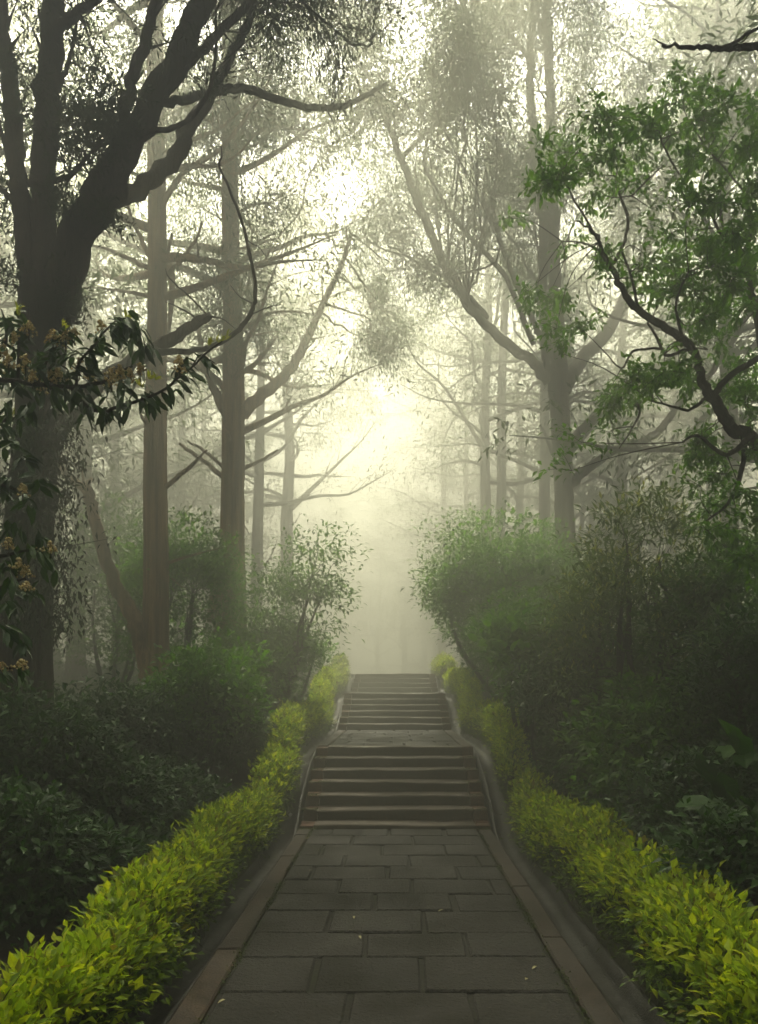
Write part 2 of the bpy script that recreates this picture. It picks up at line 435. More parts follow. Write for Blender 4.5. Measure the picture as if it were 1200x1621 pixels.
def shrub(name, label, cat, base, rx, ry, h, mat, nclump, m, L, W, kind='fold', seed=1, cr=.13, group=None, tip=None,
          stem_mat='twig', stems=6, lump=.28, flat=.5, droop=.2, low=.06, sparse=0.0, arch=None):
    rng = np.random.default_rng(seed)
    base = np.array(base, float)
    root = thing(name, label, cat, base, group)
    nl = 7
    ld = rdir(nl, rng); lw = rng.uniform(-lump, lump, nl)
    U = rdir(nclump, rng); U[:, 2] = np.where(U[:, 2] < -.55, -U[:, 2]*.6, U[:, 2])
    r = rng.uniform(.35 + sparse*.2, 1, nclump)**.55
    bumpy = 1 + sum(np.exp((U @ ld[q] - 1)*4)*lw[q] for q in range(nl))
    C = U * (r * bumpy)[:, None] * np.array([rx, ry, h*.52]) + np.array([0, 0, h*.5])
    if arch is not None:
        C = C + np.outer(np.clip(C[:, 2]/h, 0, 1.2)**2, np.asarray(arch, float))
    C = C[C[:, 2] > low]
    L, W = L*1.2, W*1.4
    C = C + base
    hgt = C[:, 2] - ground(C[:, 0], C[:, 1]); ax = np.abs(C[:, 0])
    C = C[(ax > 1.8) | (hgt > .85 + (1.8 - ax)*1.3)]          # kept clipped back from hedge and path
    out = nrm((C - (base + np.array([0, 0, h*.35]))) / np.array([rx, ry, h*.6]))
    mb = MB(); ms = MB()
    # stems and twigs first, so leaves can sit on them
    hubs = []
    for q in range(stems):
        a = rng.uniform(0, 2*pi); e = rng.uniform(.25, .7)
        tgt = base + np.array([cos(a)*rx*e, sin(a)*ry*e, h*rng.uniform(.5, .85)])
        if arch is not None: tgt = tgt + np.asarray(arch)*.5
        mid = (base + tgt)/2 + np.array([cos(a)*rx*.12, sin(a)*ry*.12, h*.06]) + rng.normal(size=3)*.04*h
        p, rr = smoothpath([base + np.array([cos(a), sin(a), 0])*.03 - [0, 0, .08], mid, tgt], [.012 + .009*h, .008 + .006*h, .004 + .002*h], 5)
        tube(ms, p, rr, 6, .05, rng); hubs += list(p[3:])
    hubs = np.array(hubs)
    pick = rng.choice(len(C), max(1, int(len(C)*.2)), replace=False)
    for q in pick:
        d = np.linalg.norm(hubs - C[q], axis=1); b = hubs[np.argmin(d + rng.uniform(0, .3, len(d))*h)]
        midp = (b + C[q])/2 + rng.normal(size=3)*.05 + np.array([0, 0, .04])
        p, rr = smoothpath([b, midp, C[q]], [.003 + .0012*h, .0025 + .0007*h, .0015], 3)
        tube(ms, p, rr, 4, 0, rng, cap=False)
    ms.build('stem', M[stem_mat], root, True)
    clumps_to_leaves(mb, C, out, m, cr, L, W, kind, rng, flat, droop)
    mats = [M[mat]]
    if tip:
        T = C[(out[:, 2] > .15) & (rng.random(len(C)) < tip[1])]
        To = nrm(rdir(len(T), rng)*.4 + [0, 0, 1.0])
        clumps_to_leaves(mb, T + np.array([0, 0, cr*.5]), To, max(3, m//4), cr*.45, L*.7, W*.75, kind, rng, .6, -.4, 1, .7)
        mats.append(M[tip[0]])
    mb.build('foliage', mats, root)
    return root

# ------------------------------------------------------------------ golden hedges
def hedge(label, s, y0, y1, x_in, x_out, h0, seed, bend=None, dens=1.0):
    rng = np.random.default_rng(seed)
    yc = (y0 + y1)/2; xc = s*(x_in + x_out)/2
    root = thing('golden_hedge', label, 'hedge', (xc, yc, float(prof(yc))))
    ph = rng.uniform(0, 6.3, 6)
    def hh(y): return h0*(1 - .16*np.exp(-((y - 2.6)/1.6)**2)*(s < 0))*(1 + .13*np.sin(y*3.1 + ph[0]) + .10*np.sin(y*5.7 + ph[1]) + .05*np.sin(y*11 + ph[2]))
    def ww(y): return 1 + .14*np.sin(y*3.7 + ph[3]) + .12*np.sin(y*6.4 + ph[4])
    def cx(y): return s*((x_in + x_out)/2 + .05*np.sin(y*1.3 + ph[5]) + (bend(y) if bend else 0))
    mb = MB()
    hw = (x_out - x_in)/2
    # denser and smaller leaved with distance is not needed: one spacing, leaf size real
    n = int((y1 - y0) * 330 * dens)
    y = rng.uniform(y0, y1, n)
    th = rng.uniform(-.12, 1.12, n)*pi                      # round the cross-section, over the top
    ex = .75
    ce, se = np.cos(th), np.sin(th)
    u = np.sign(ce)*np.abs(ce)**ex; v = np.sign(se)*np.abs(se)**ex
    dep = rng.uniform(.7, 1.0, n)
    end = np.minimum(1, np.minimum(y - y0 + .12, y1 - y + .12)/.3)**.5
    x = cx(y) + u*hw*ww(y)*dep*end
    zb = prof(y)
    z = zb + .24*h0 + v*hh(y)*.78*dep*end + .03*np.sin(y*17 + x*13)
    C = np.stack([x, y, np.maximum(z, zb + .05)], 1)
    hole = np.sin(y*13 + 3*np.sin(z*9 + ph[1]) + ph[0])*np.sin(z*15 + x*11 + ph[2]) + .5*np.sin(y*29 + x*23)
    keep = (hole < .75) | (rng.random(n) < .25)
    C = C + np.stack([np.zeros(n), np.zeros(n), .035*np.maximum(0, -hole)*np.clip(v, 0, 1)], 1)
    C, u, v, dep, n = C[keep], u[keep], v[keep], dep[keep], int(keep.sum())
    out = nrm(np.stack([u, rng.normal(0, .3, n), v + .35], 1))
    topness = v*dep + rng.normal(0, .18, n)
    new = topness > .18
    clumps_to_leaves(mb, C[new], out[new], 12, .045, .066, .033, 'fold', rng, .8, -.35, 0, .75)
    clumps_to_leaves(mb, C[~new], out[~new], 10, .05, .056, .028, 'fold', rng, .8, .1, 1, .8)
    k = rng.random(n) < .22
    clumps_to_leaves(mb, C[~new & k], out[~new & k], 5, .04, .05, .024, 'fold', rng, .8, -.2, 0, .8)
    # loose shoots standing above the clipped top
    for q in range(int((y1-y0)*3.2*dens)):
        yy = rng.uniform(y0 + .1, y1 - .1); b = np.array([cx(yy) + rng.uniform(-.7, .7)*hw, yy, prof(yy) + hh(yy)*.92])
        t = b + np.array([rng.normal(0, .05), rng.normal(0, .05), rng.uniform(.06, .2)])
        p, rr = smoothpath([b, (b+t)/2 + rng.normal(size=3)*.01, t], [.003, .0025, .0015], 3)
        mk = MB(); tube(mk, p, rr, 4, 0, rng, 1)
        P = p[rng.integers(0, len(p), 12)]
        leaves(mk, P, rdir(12, rng) + [0, 0, .6], rdir(12, rng)*.6 + [0, 0, 1], rng.uniform(.035, .06, 12), .025, 'fold', 0)
        mk.build('shoot', [M['lime'], M['twig']], root)
    for q in range(int((y1-y0)*4.5)):
        mq = MB(); yy = rng.uniform(y0 + .1, y1 - .1); a = np.array([cx(yy) + rng.normal(0, .06), yy, prof(yy) - .05])
        for e in range(3):
            t = np.array([cx(yy) + rng.uniform(-.8, .8)*hw, yy + rng.normal(0, .15), prof(yy) + hh(yy)*rng.uniform(.5, .85)])
            p, rr = smoothpath([a, (a+t)/2 + rng.normal(size=3)*.03, t], [.009, .006, .003], 3); tube(mq, p, rr, 5, 0, rng)
        mq.build('stem', M['twig'], root, True)
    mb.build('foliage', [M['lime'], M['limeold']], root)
hedge('long unbroken lime yellow hedge climbing beside the path and all the steps', -1, 2.0, 20.6, 1.33, 1.66, .45, 11)
hedge('thick lime hedge with tall loose shoots beside the flagged path, wider than the others', 1, 2.7, 8.35, 1.37, 1.74, .47, 12,
      bend=lambda y: np.clip((5.2 - y)*.02, 0, 1), dens=1.1)
hedge('narrow lime hedge running up beside the stone steps, beyond the gap', 1, 8.75, 18.7, 1.36, 1.70, .44, 13)
hedge('small far lime hedge curving away at the top of the steps in mist', 1, 19.4, 23.5, 1.2, 1.65, .42, 14)

# ------------------------------------------------------------------ trees
def grow_tree(rng, height, r0, bend=.3, limb_n=22, limb_len=4.2, start=.4, elev=(.05, .6), spray=(10, 7), blade=(.17, .05), fol=True, sides=12,
              rough=.06, dead=4, base=np.zeros(3), trunk_pts=None, trunk_rad=None, dens=1.0, droop=.45, cr=.2):
    """trunk + limbs (one mesh) and crown (one mesh) of a tree, as two MBs"""
    mt = MB(); mc = MB()
    if trunk_pts is None:
        k = 7; t = np.linspace(0, 1, k)
        w = np.cumsum(rng.normal(0, bend/k, (k, 2)), 0); w -= w[0]
        trunk_pts = np.stack([base[0] + w[:, 0], base[1] + w[:, 1], base[2] + t*height], 1)
        trunk_rad = r0*(1 - .8*t**1.1)
    P, R = smoothpath(trunk_pts, trunk_rad, 6)
    z0 = P[0][2]
    R = R * (1 + .5*np.exp(-np.maximum(P[:, 2] - z0, 0)/.45))
    tube(mt, P, R, sides, rough, rng)
    top = P[-1][2] - z0
    A = []; AO = []
    for q in range(limb_n + dead):
        isdead = q >= limb_n
        f = start + (1 - start)*(q + rng.random())/limb_n if not isdead else rng.uniform(start*.35, start)
        i = min(int(f*(len(P)-1)), len(P)-2)
        az = q*2.4 + rng.uniform(-.6, .6); el = rng.uniform(*elev)
        ln = limb_len*(1.1 - .62*max(0, (f - start)/(1 - start)))*rng.uniform(.6, 1.15)
        if isdead: ln *= .35
        d = np.array([cos(az)*cos(el), sin(az)*cos(el), sin(el)])
        pts = [P[i]]; dirs = d
        nseg = 5
        for e in range(nseg):
            dirs = nrm(dirs + rng.normal(0, .16, 3) + np.array([0, 0, .06 if e > 2 else -.03]))
            pts.append(pts[-1] + dirs*ln/nseg)
        rr0 = min(R[i]*.5, .018*ln + .015)
        p, rr = smoothpath(pts, np.linspace(rr0, .008, nseg + 1), 3)
        tube(mt, p, rr, 6, .04, rng)
        if isdead: continue
        for w in range(rng.integers(6, 10)):
            s = rng.uniform(.3, 1); k = min(int(s*(len(p)-1)), len(p)-2)
            t = nrm(p[k+1] - p[k]); side = nrm(np.cross(t, [0, 0, 1.0]))*rng.choice([-1, 1])
            dd = nrm(t*.6 + side*rng.uniform(.4, 1) + np.array([0, 0, rng.uniform(-.15, .45)]))
            l2 = ln*rng.uniform(.16, .34)
            p2, r2 = smoothpath([p[k], p[k] + dd*l2*.5 + rng.normal(size=3)*.05, p[k] + dd*l2 - np.array([0, 0, l2*.12])], [max(.006, rr[k]*.45), .006, .003], 3)
            tube(mt, p2, r2, 4, 0, rng, cap=False)
            nn = spray[0]
            g = rng.uniform(.25, 1.05, nn)
            A.append(p[k] + dd*l2*g[:, None] + rng.normal(size=(nn, 3))*np.array([.16, .16, .1])*1.3); AO.append(np.repeat(dd[None], nn, 0))
        nn = spray[0]
        A.append(p[-1] + rng.normal(size=(nn, 3))*.18); AO.append(np.repeat(nrm(p[-1]-p[-2])[None], nn, 0))
    if fol:
        A = np.concatenate(A); AO = np.concatenate(AO)
        if dens < 1: kk = rng.random(len(A)) < dens; A = A[kk]; AO = AO[kk]
        clumps_to_leaves(mc, A, AO, spray[1], cr, blade[0], blade[1], 'quad', rng, .75, droop, 0, .75)
    return mt, mc, P

def tree_from(rootname, label, cat, base, mt, mc, bark, leaf, group=None):
    root = thing(rootname, label, cat, base, group)
    mt.build('trunk', M[bark], root, True)
    if mc is not None and mc.n: mc.build('crown', M[leaf], root)
    return root

def px_trunk(pts, d):
    """pts: (px, py, width_px[, d]) from the foot upwards"""
    P = []; R = []
    for t in pts:
        dd = t[3] if len(t) > 3 else d
        P.append(at(t[0], t[1], dd)); R.append(t[2]/2/F*dd)
    return np.array(P), np.array(R)

def limb_px(mt, pts, d, sides=8, rough=.05, sub=4, rng=RNG):
    P, R = px_trunk(pts, d)
    p, r = smoothpath(P, R, sub)
    # small bark-scale wander
    p[1:-1] += rng.normal(size=p[1:-1].shape)*np.minimum(r[1:-1, None]*.18, .02)
    tube(mt, p, r, sides, rough, rng); return p, r

def twigs(mt, mc, p, r, rng, n, ln, m, blade, spray_n=6, s0=.35, kind='quad', cr=.14, droop=.4, flat=.75, up=.2):
    """side twigs on a limb, with foliage"""
    A = []; AO = []
    for q in range(n):
        k = min(int(rng.uniform(s0, 1)*(len(p)-1)), len(p)-2)
        t = nrm(p[k+1] - p[k]); side = nrm(np.cross(t, rdir(1, rng)[0]))
        dd = nrm(t*.6 + side*.8 + np.array([0, 0, up])); l2 = ln*rng.uniform(.5, 1.2)
        p2, r2 = smoothpath([p[k], p[k] + dd*l2*.5 + rng.normal(size=3)*.05*ln, p[k] + dd*l2], [max(.004, r[k]*.35), .005, .0025], 4)
        tube(mt, p2, r2, 5, 0, rng, cap=False)
        if m:
            g = rng.integers(len(p2)//3, len(p2), spray_n)
            A.append(p2[g] + rng.normal(size=(spray_n, 3))*cr*.6); AO.append(np.repeat(dd[None], spray_n, 0))
    if m and A:
        clumps_to_leaves(mc, np.concatenate(A), np.concatenate(AO), m, cr, blade[0], blade[1], kind, rng, flat, droop, 0, .8)

def above_frame(e):
    return e[1] < .5 or (e[2] - EYE) > 1.03*e[1]
def canopy(mt, mc, path, reg, d0, d1, n, rng, m=14, blade=(.12, .019), ln=1.0, lo=.3, tw=17, r0=.026, kind='quad', cr=.17, droop=.75):
    """limbs from a stem out to foliage spread through a region of the crown"""
    for q in range(n):
        e = at(rng.uniform(reg[0], reg[1]), rng.uniform(reg[2], reg[3]), rng.uniform(d0, d1))
        cand = path[int(len(path)*lo):]
        dist = np.linalg.norm(cand - e, axis=1) + np.maximum(cand[:, 2] - e[2] + .6, 0)*1.5
        o = cand[np.argmin(dist + rng.uniform(0, 4, len(dist)))]
        pp, rr = smoothpath([o, o*.6 + e*.4 + rng.normal(size=3)*.12*np.linalg.norm(e-o) + [0, 0, .1], o*.25 + e*.75 + rng.normal(size=3)*.08*np.linalg.norm(e-o), e], [r0, r0*.7, r0*.4, .008], 5)
        pp[2:-1] += rng.normal(size=pp[2:-1].shape)*.03
        tube(mt, pp, rr, 6, .03, rng); twigs(mt, mc, pp, rr, rng, tw, ln, m, blade, 8, .4, kind, cr, droop, 1.15)

def shade_limbs(mt, mc, src, bx, n, rng, tw=20, m=8, blade=(.17, .07)):
    """unseen leafy limbs added above the frame to keep the sun off the foreground"""
    k = 0
    while k < n:
        e = np.array([rng.uniform(*bx[0]), rng.uniform(*bx[1]), rng.uniform(*bx[2])])
        if not above_frame(e - [0, 0, 1.7]): continue
        k += 1; o = src[rng.integers(0, len(src))]
        pp, rr = smoothpath([o, o*.6 + e*.4 + rng.normal(size=3)*.3 + [0, 0, .3], o*.25 + e*.75 + rng.normal(size=3)*.3 + [0, 0, .2], e], [.06, .045, .03, .01], 5)
        tube(mt, pp, rr, 6, .03, rng); twigs(mt, mc, pp, rr, rng, tw, 1.1, m, blade, 9, .35, 'quad', .22, .4)

def foot(px, d):
    x = (px - VPX)/F*d
    return np.array([x, d, float(ground(x, d)) - .1])

# ---- big multi-stemmed cedar on the left
rng = np.random.default_rng(21)
mt, mc = MB(), MB(); dC = 7.0
b = foot(34, dC)
P, R = px_trunk([(36, 1050, 84), (42, 900, 74), (52, 760, 66), (62, 640, 65), (68, 540, 70), (72, 470, 76)], dC)
P = np.vstack([b, P]); R = np.concatenate([[.36], R])
p, r = smoothpath(P, R, 8); tube(mt, p, r, 32, .07, rng)
stems = [
 [(60, 500, 40), (42, 400, 32), (30, 300, 28), (22, 210, 27), (10, 100, 25), (-4, -20, 22), (-20, -200, 18)],
 [(76, 500, 44), (71, 390, 38), (70, 290, 38), (72, 180, 38), (80, 80, 36), (90, -40, 30), (95, -260, 22)],
 [(88, 500, 56), (118, 392, 52), (160, 303, 48, 7.1), (212, 212, 40, 7.2), (262, 120, 36, 7.4), (312, 20, 32, 7.6), (360, -90, 26, 7.8), (410, -260, 18, 8)],
 [(158, 325, 26), (228, 291, 25, 7.3), (278, 247, 24, 7.7), (302, 198, 22, 8), (328, 160, 18, 8.3), (350, 115, 15, 8.6), (392, 38, 12, 9), (420, -60, 8, 9.3)],
 [(186, 235, 24), (200, 165, 20), (217, 108, 17, 6.9), (250, 0, 15, 6.8), (275, -110, 11, 6.7)],
 [(215, 200, 20), (240, 168, 15, 7.3), (295, 105, 14, 7.5), (352, 48, 13, 7.8), (408, -8, 11, 8.1), (470, -60, 7, 8.4)],
 [(240, 160, 15, 7.2), (285, 160, 13, 7.6), (335, 146, 12, 8.2), (390, 140, 13, 8.8), (455, 162, 11, 9.4), (515, 172, 10, 9.8), (560, 160, 8, 10), (612, 132, 5, 10.4)],
 [(205, 212, 12), (240, 209, 9, 7), (290, 196, 7, 6.9), (325, 155, 6, 6.8), (340, 100, 5, 6.8), (341, 0, 4, 6.7)],
 [(44, 290, 10), (75, 286, 9, 6.8), (103, 282, 8, 6.7), (122, 268, 7, 6.6), (138, 248, 4, 6.5)],
 [(78, 90, 20), (88, 55, 17, 6.9), (112, 25, 15, 6.7), (155, -5, 12, 6.5), (220, -70, 8, 6.2)],
 [(88, 150, 9), (106, 105, 7), (118, 60, 5), (124, 10, 4)],
 [(30, 330, 12), (0, 300, 9), (-60, 280, 6)],
 [(26, 300, 10), (5, 220, 8), (-20, 150, 6)],
]
paths = []
for s in stems:
    paths.append(limb_px(mt, s, dC, 16 if s[0][2] > 22 else 8, .06, 6, rng))
# broken limb that reaches over to the pale trunk, and its thin bare fork
bl = limb_px(mt, [(80, 690, 34), (120, 648, 27, 7.1), (167, 600, 24, 7.2), (233, 560, 22, 7.3), (283, 530, 18, 7.4), (318, 508, 15, 7.4), (334, 498, 10, 7.4)], dC, 14, .09, 6, rng)
bf = limb_px(mt, [(243, 556, 13, 7.3), (310, 555, 9, 7.2), (355, 539, 8, 7.1), (384, 516, 8, 7.0), (400, 488, 7, 6.9), (405, 458, 6.5, 6.9), (396, 405, 6, 6.9), (381, 345, 5, 6.9), (362, 296, 4.5, 6.9), (347, 262, 4, 6.9), (351, 247, 3, 6.9), (350, 232, 1.5, 6.9)], 7.3, 7, .1, 5, rng)
for s in ([(392, 500, 3), (420, 488, 2), (445, 482, 1)], [(330, 500, 3), (300, 470, 2.5), (268, 440, 2), (262, 425, 1)], [(318, 510, 3), (290, 490, 2.5), (262, 478, 1)],
          [(330, 500, 3), (352, 505, 2), (372, 520, 1)], [(388, 380, 2), (410, 392, 1.5), (420, 405, 1)], [(400, 480, 2.5), (380, 470, 1.8), (365, 452, 1)]):
    limb_px(mt, s, 7.05, 4, 0, 4, rng)
for k, (pp, rr) in enumerate(paths):
    big = stems[k][0][2] > 22
    twigs(mt, mc, pp, rr, rng, 8 if big else 7, .7, 7, (.075, .016), 8, .6, 'quad', .075, .25)
# dark tufts of cedar spray close to the trunk
tuft = [(110, 190), (128, 200), (145, 205), (160, 185), (168, 160), (176, 205), (150, 225), (118, 240), (135, 180), (190, 215), (100, 175), (205, 190), (185, 180),
        (100, 320), (112, 340), (176, 345), (160, 345), (100, 480), (116, 500), (108, 460), (10, 200), (6, 300), (12, 430), (40, 180), (50, 130), (130, 235), (15, 100),
        (112, 60), (140, 120), (0, 360), (92, 230), (90, 300), (180, 235), (5, 450)]
A = []
for (x, y) in tuft:
    c = at(x, y, dC + rng.uniform(-.45, .15)); A.append(c + rng.normal(size=(16, 3))*.075)
    k = int(np.argmin([np.linalg.norm(q[0] - c, axis=1).min() for q in paths])); pp = paths[k][0]
    w = pp[np.argmin(np.linalg.norm(pp - c, axis=1))]
    tp, tr = smoothpath([w, (w + c)/2 + [0, 0, .03], c], [.012, .008, .004], 3); tube(mt, tp, tr, 5, 0, rng, cap=False)
A = np.concatenate(A)
clumps_to_leaves(mc, A, nrm(rdir(len(A), rng) + [0, 0, .6]), 16, .05, .065, .016, 'quad', rng, .9, -.2, 0, .8)
# the crown above the frame, its limbs aimed over the path to add shade
for q in range(140):
    a = rng.uniform(-1.3, 1.9); ln = rng.uniform(2.5, 6.5); st = paths[rng.integers(0, 4)]
    i = len(st[0]) - 1 - int(rng.integers(0, 4)); o = st[0][i] + np.array([0, 0, rng.uniform(.0, 1.2)])
    dd = np.array([sin(a + .4)*1.0, cos(a)*.8 - .3, rng.uniform(.0, .45)])
    e = o + nrm(dd)*ln
    if not above_frame(e - [0, 0, .8]): continue
    pp, rr = smoothpath([st[0][i], (o + e)/2 + rng.normal(size=3)*.3 + [0, 0, .3], e], [.05, .03, .008], 5)
    tube(mt, pp, rr, 6, 0, rng); twigs(mt, mc, pp, rr, rng, 20, .8, 9, (.11, .03), 9, .2, 'quad', .13, .5)
canopy(mt, mc, paths[2][0], (340, 640, -90, 70), 9, 12, 8, rng, 14, (.09, .014), .8, .5, cr=.12)
shade_limbs(mt, mc, np.vstack([paths[2][0][-3:], paths[1][0][-4:], paths[0][0][-3:]]), ((-5, 3), (6, 13), (9, 17.5)), 26, rng)  # unseen cedar limbs added high over the path to block sun
tree_from('cedar_tree', 'great dark cedar forking into several stems, nearest tree to the path', 'tree', b, mt, mc, 'bark_cedar', 'needle')

# ---- pale trunk with the leaning broken limb
rng = np.random.default_rng(22); d2 = 12.2
mt2, mc2 = None, None
P, R = px_trunk([(246, 1010, 42), (247, 900, 39), (246, 780, 38), (246, 680, 35), (248, 560, 31), (249, 430, 30), (248, 300, 29), (246, 150, 27), (246, 0, 25), (250, -180, 19), (256, -400, 10)], d2)
b = foot(246, d2); P = np.vstack([b, P]); R = np.concatenate([[R[0]*1.15], R])
mt, mc, PT = grow_tree(rng, 0, 0, limb_n=24, dens=.45, limb_len=3.6, start=.52, elev=(-.1, .5), spray=(10, 7), blade=(.13, .028), sides=28, rough=.07, dead=4,
                   trunk_pts=P, trunk_rad=R, droop=.5)
limb_px(mt, [(236, 1075, 30), (222, 1010, 26), (204, 965, 23), (180, 920, 21), (160, 860, 19), (147, 805, 17), (138, 775, 17)], d2 - .15, 14, .08, 6, rng)
limb_px(mt, [(140, 780, 15), (120, 765, 14), (98, 742, 13, 11.9), (80, 715, 12, 11.6)], d2 - .15, 10, .08, 5, rng)
limb_px(mt, [(136, 782, 12), (139, 765, 9), (146, 757, 4)], d2 - .3, 7, .15, 3, rng)
limb_px(mt, [(134, 775, 5), (131, 755, 4), (129, 738, 2)], d2 - .3, 5, .1, 3, rng)
limb_px(mt, [(262, 772, 8), (285, 752, 7), (305, 735, 6), (328, 712, 3)], d2 - .2, 7, .08, 4, rng)
limb_px(mt, [(232, 670, 6), (224, 660, 5), (222, 650, 3)], d2 - .2, 6, .08, 4, rng)
for s in ([(256, 330, 11), (268, 305, 9), (297, 268, 8), (350, 235, 7), (400, 172, 5), (430, 120, 3)], [(236, 405, 9), (222, 375, 7), (206, 340, 6), (202, 315, 4)],
          [(236, 425, 8), (205, 410, 7), (170, 395, 5), (130, 385, 3)], [(258, 445, 8), (275, 425, 7), (310, 380, 5), (320, 350, 3)], [(258, 420, 7), (268, 390, 6), (272, 370, 4)]):
    pp, rr = limb_px(mt, s, d2, 7, .05, 4, rng)
canopy(mt, mc, P, (140, 430, -40, 330), 11.5, 15, 8, rng, 12, (.11, .018))
tree_from('pale_barked_tree', 'tall straight pale-barked tree with a broken leaning limb at its foot', 'tree', b, mt, mc, 'bark_pale', 'canopy')

# ---- second pale trunk
rng = np.random.default_rng(23); d3 = 15.5
P, R = px_trunk([(366, 940, 46), (368, 860, 37), (369, 760, 35), (370, 650, 34), (369, 520, 30), (366, 400, 27), (364, 250, 24), (362, 80, 20), (362, -150, 12)], d3)
b = foot(362, d3); P = np.vstack([b, P]); R = np.concatenate([[R[0]*1.2], R])
mt, mc, PT = grow_tree(rng, 0, 0, limb_n=22, dens=.5, limb_len=4.0, start=.42, elev=(0, .6), spray=(10, 7), blade=(.14, .032), sides=26, rough=.07, dead=3, trunk_pts=P, trunk_rad=R)
for s in ([(376, 665, 24), (398, 640, 20), (440, 606, 17), (470, 568, 15), (490, 530, 13), (512, 480, 10), (540, 420, 8), (556, 370, 5)], [(358, 655, 18), (345, 628, 15), (330, 595, 12), (318, 560, 9), (312, 500, 6)],
          [(354, 755, 9), (330, 735, 8), (295, 710, 6), (284, 702, 4)], [(354, 740, 6), (325, 715, 5), (296, 698, 3)], [(384, 742, 7), (410, 730, 5), (440, 712, 3)],
          [(352, 870, 26), (342, 985, 30)], [(384, 590, 8), (410, 570, 7), (440, 530, 4)]):
    pp, rr = limb_px(mt, s, d3, 9, .06, 4, rng)
    if s[0][0] == 376: canopy(mt, mc, pp, (500, 640, 400, 560), 17, 22, 7, rng, lo=.5)
    if s[0][1] < 680: twigs(mt, mc, pp, rr, rng, 16, .9, 6, (.13, .03), 7, .45, 'quad', .2, .4)
canopy(mt, mc, P, (290, 470, 120, 520), 14, 18, 14, rng)
canopy(mt, mc, P, (430, 640, -80, 205), 14, 18, 13, rng, lo=.5)
tree_from('pale_barked_tree', 'pale-barked tree behind the arching shrub, with a thick limb sweeping toward the path', 'tree', b, mt, mc, 'bark_pale', 'canopy')

# ---- forked tree on the right
rng = np.random.default_rng(24); d4 = 16.0
P, R = px_trunk([(893, 900, 31), (893, 800, 30), (890, 720, 30), (886, 650, 31), (882, 590, 33)], d4)
b = foot(894, d4); P = np.vstack([b, P]); R = np.concatenate([[R[0]*1.25], R])
mt, mc = MB(), MB()
p, r = smoothpath(P, R, 7); tube(mt, p, r, 24, .07, rng)
br = [[(872, 600, 22), (864, 540, 17), (858, 460, 15), (862, 380, 15), (850, 280, 13), (842, 180, 13), (838, 90, 12), (846, 0, 11), (850, -120, 8)],
      [(888, 600, 24), (884, 520, 20), (878, 420, 19), (874, 320, 17), (872, 200, 15), (868, 80, 14), (865, -20, 12), (868, -180, 8)],
      [(870, 605, 20), (840, 570, 16), (795, 540, 16), (755, 500, 15), (720, 450, 15), (690, 390, 13), (662, 320, 13), (635, 250, 11), (612, 190, 9), (590, 130, 6)],
      [(858, 540, 10), (840, 500, 9), (818, 450, 8), (795, 390, 7), (780, 330, 6), (770, 270, 5)],
      [(770, 505, 12), (740, 470, 10), (705, 440, 7)],
      [(845, 545, 8), (800, 440, 8), (730, 360, 7), (690, 300, 6), (672, 250, 5), (690, 180, 4)],
      [(890, 620, 24), (920, 572, 22, 16.4), (962, 522, 20, 17), (995, 460, 19, 17.5), (1016, 410, 17, 18), (1036, 340, 15, 18.4), (1062, 250, 13, 18.8), (1090, 150, 9, 19)],
      [(898, 712, 18), (930, 670, 17, 16.6), (965, 640, 17, 17), (1010, 605, 15, 17.6), (1060, 570, 12, 18.2), (1110, 520, 9, 18.8)],
      [(902, 768, 16), (925, 745, 15, 15.8), (960, 720, 14, 15.5), (990, 705, 13, 15.2), (1022, 697, 12, 15), (1045, 680, 12, 14.8), (1066, 652, 11, 14.6), (1085, 628, 11, 14.4), (1130, 585, 9, 14), (1165, 530, 8, 13.8), (1190, 490, 6, 13.6)],
      [(902, 800, 10), (908, 850, 8), (912, 872, 6)],
      [(876, 720, 7), (864, 690, 5), (855, 672, 3)]]
for k, s in enumerate(br):
    pp, rr = limb_px(mt, s, d4, 10, .06, 5, rng)
    if k not in (9, 10): twigs(mt, mc, pp, rr, rng, 13, 1.1, 10, (.12, .02), 9, .35 if k != 8 else .6, 'quad', .2, .4)
for q in range(16):
    st = [0, 1, 2, 6][q % 4]; pp0, _ = px_trunk(br[st], d4); o = pp0[-1 - q % 3]
    e = o + nrm(np.array([rng.normal(0, 1), rng.normal(0, 1), rng.uniform(0, .5)]))*rng.uniform(2, 3.5)
    pp, rr = smoothpath([o, (o+e)/2 + [0, 0, .3], e], [.05, .03, .01], 5); tube(mt, pp, rr, 6, 0, rng)
    twigs(mt, mc, pp, rr, rng, 20, 1.0, 6, (.16, .045), 9, .2, 'quad', .2, .4)
S0 = px_trunk(br[0], d4)[0]; S1_ = px_trunk(br[1], d4)[0]; S4 = px_trunk(br[4], d4)[0]; S6 = px_trunk(br[6], d4)[0]
canopy(mt, mc, S4, (560, 780, -60, 210), 12, 17, 7, rng, lo=.6)
canopy(mt, mc, S4, (570, 720, 230, 430), 15, 19, 8, rng)
canopy(mt, mc, S1_, (860, 1010, -60, 260), 14, 18, 10, rng)
canopy(mt, mc, S4, (600, 780, -70, 90), 12, 15, 4, rng, lo=.5)
canopy(mt, mc, S0, (720, 860, -40, 430), 14, 18, 14, rng)
canopy(mt, mc, S6, (930, 1180, -60, 330), 15, 19, 9, rng)
shade_limbs(mt, mc, np.vstack([S1_[-2:], S0[-1:]]), ((-4, 1.3), (8, 14.5), (13, 19)), 20, rng)  # unseen limbs added to the fork so the near path stays dark
tree_from('forked_tree', 'grey tree forking low into spreading limbs above the yellow-tipped shrub', 'tree', b, mt, mc, 'bark_grey', 'canopy')

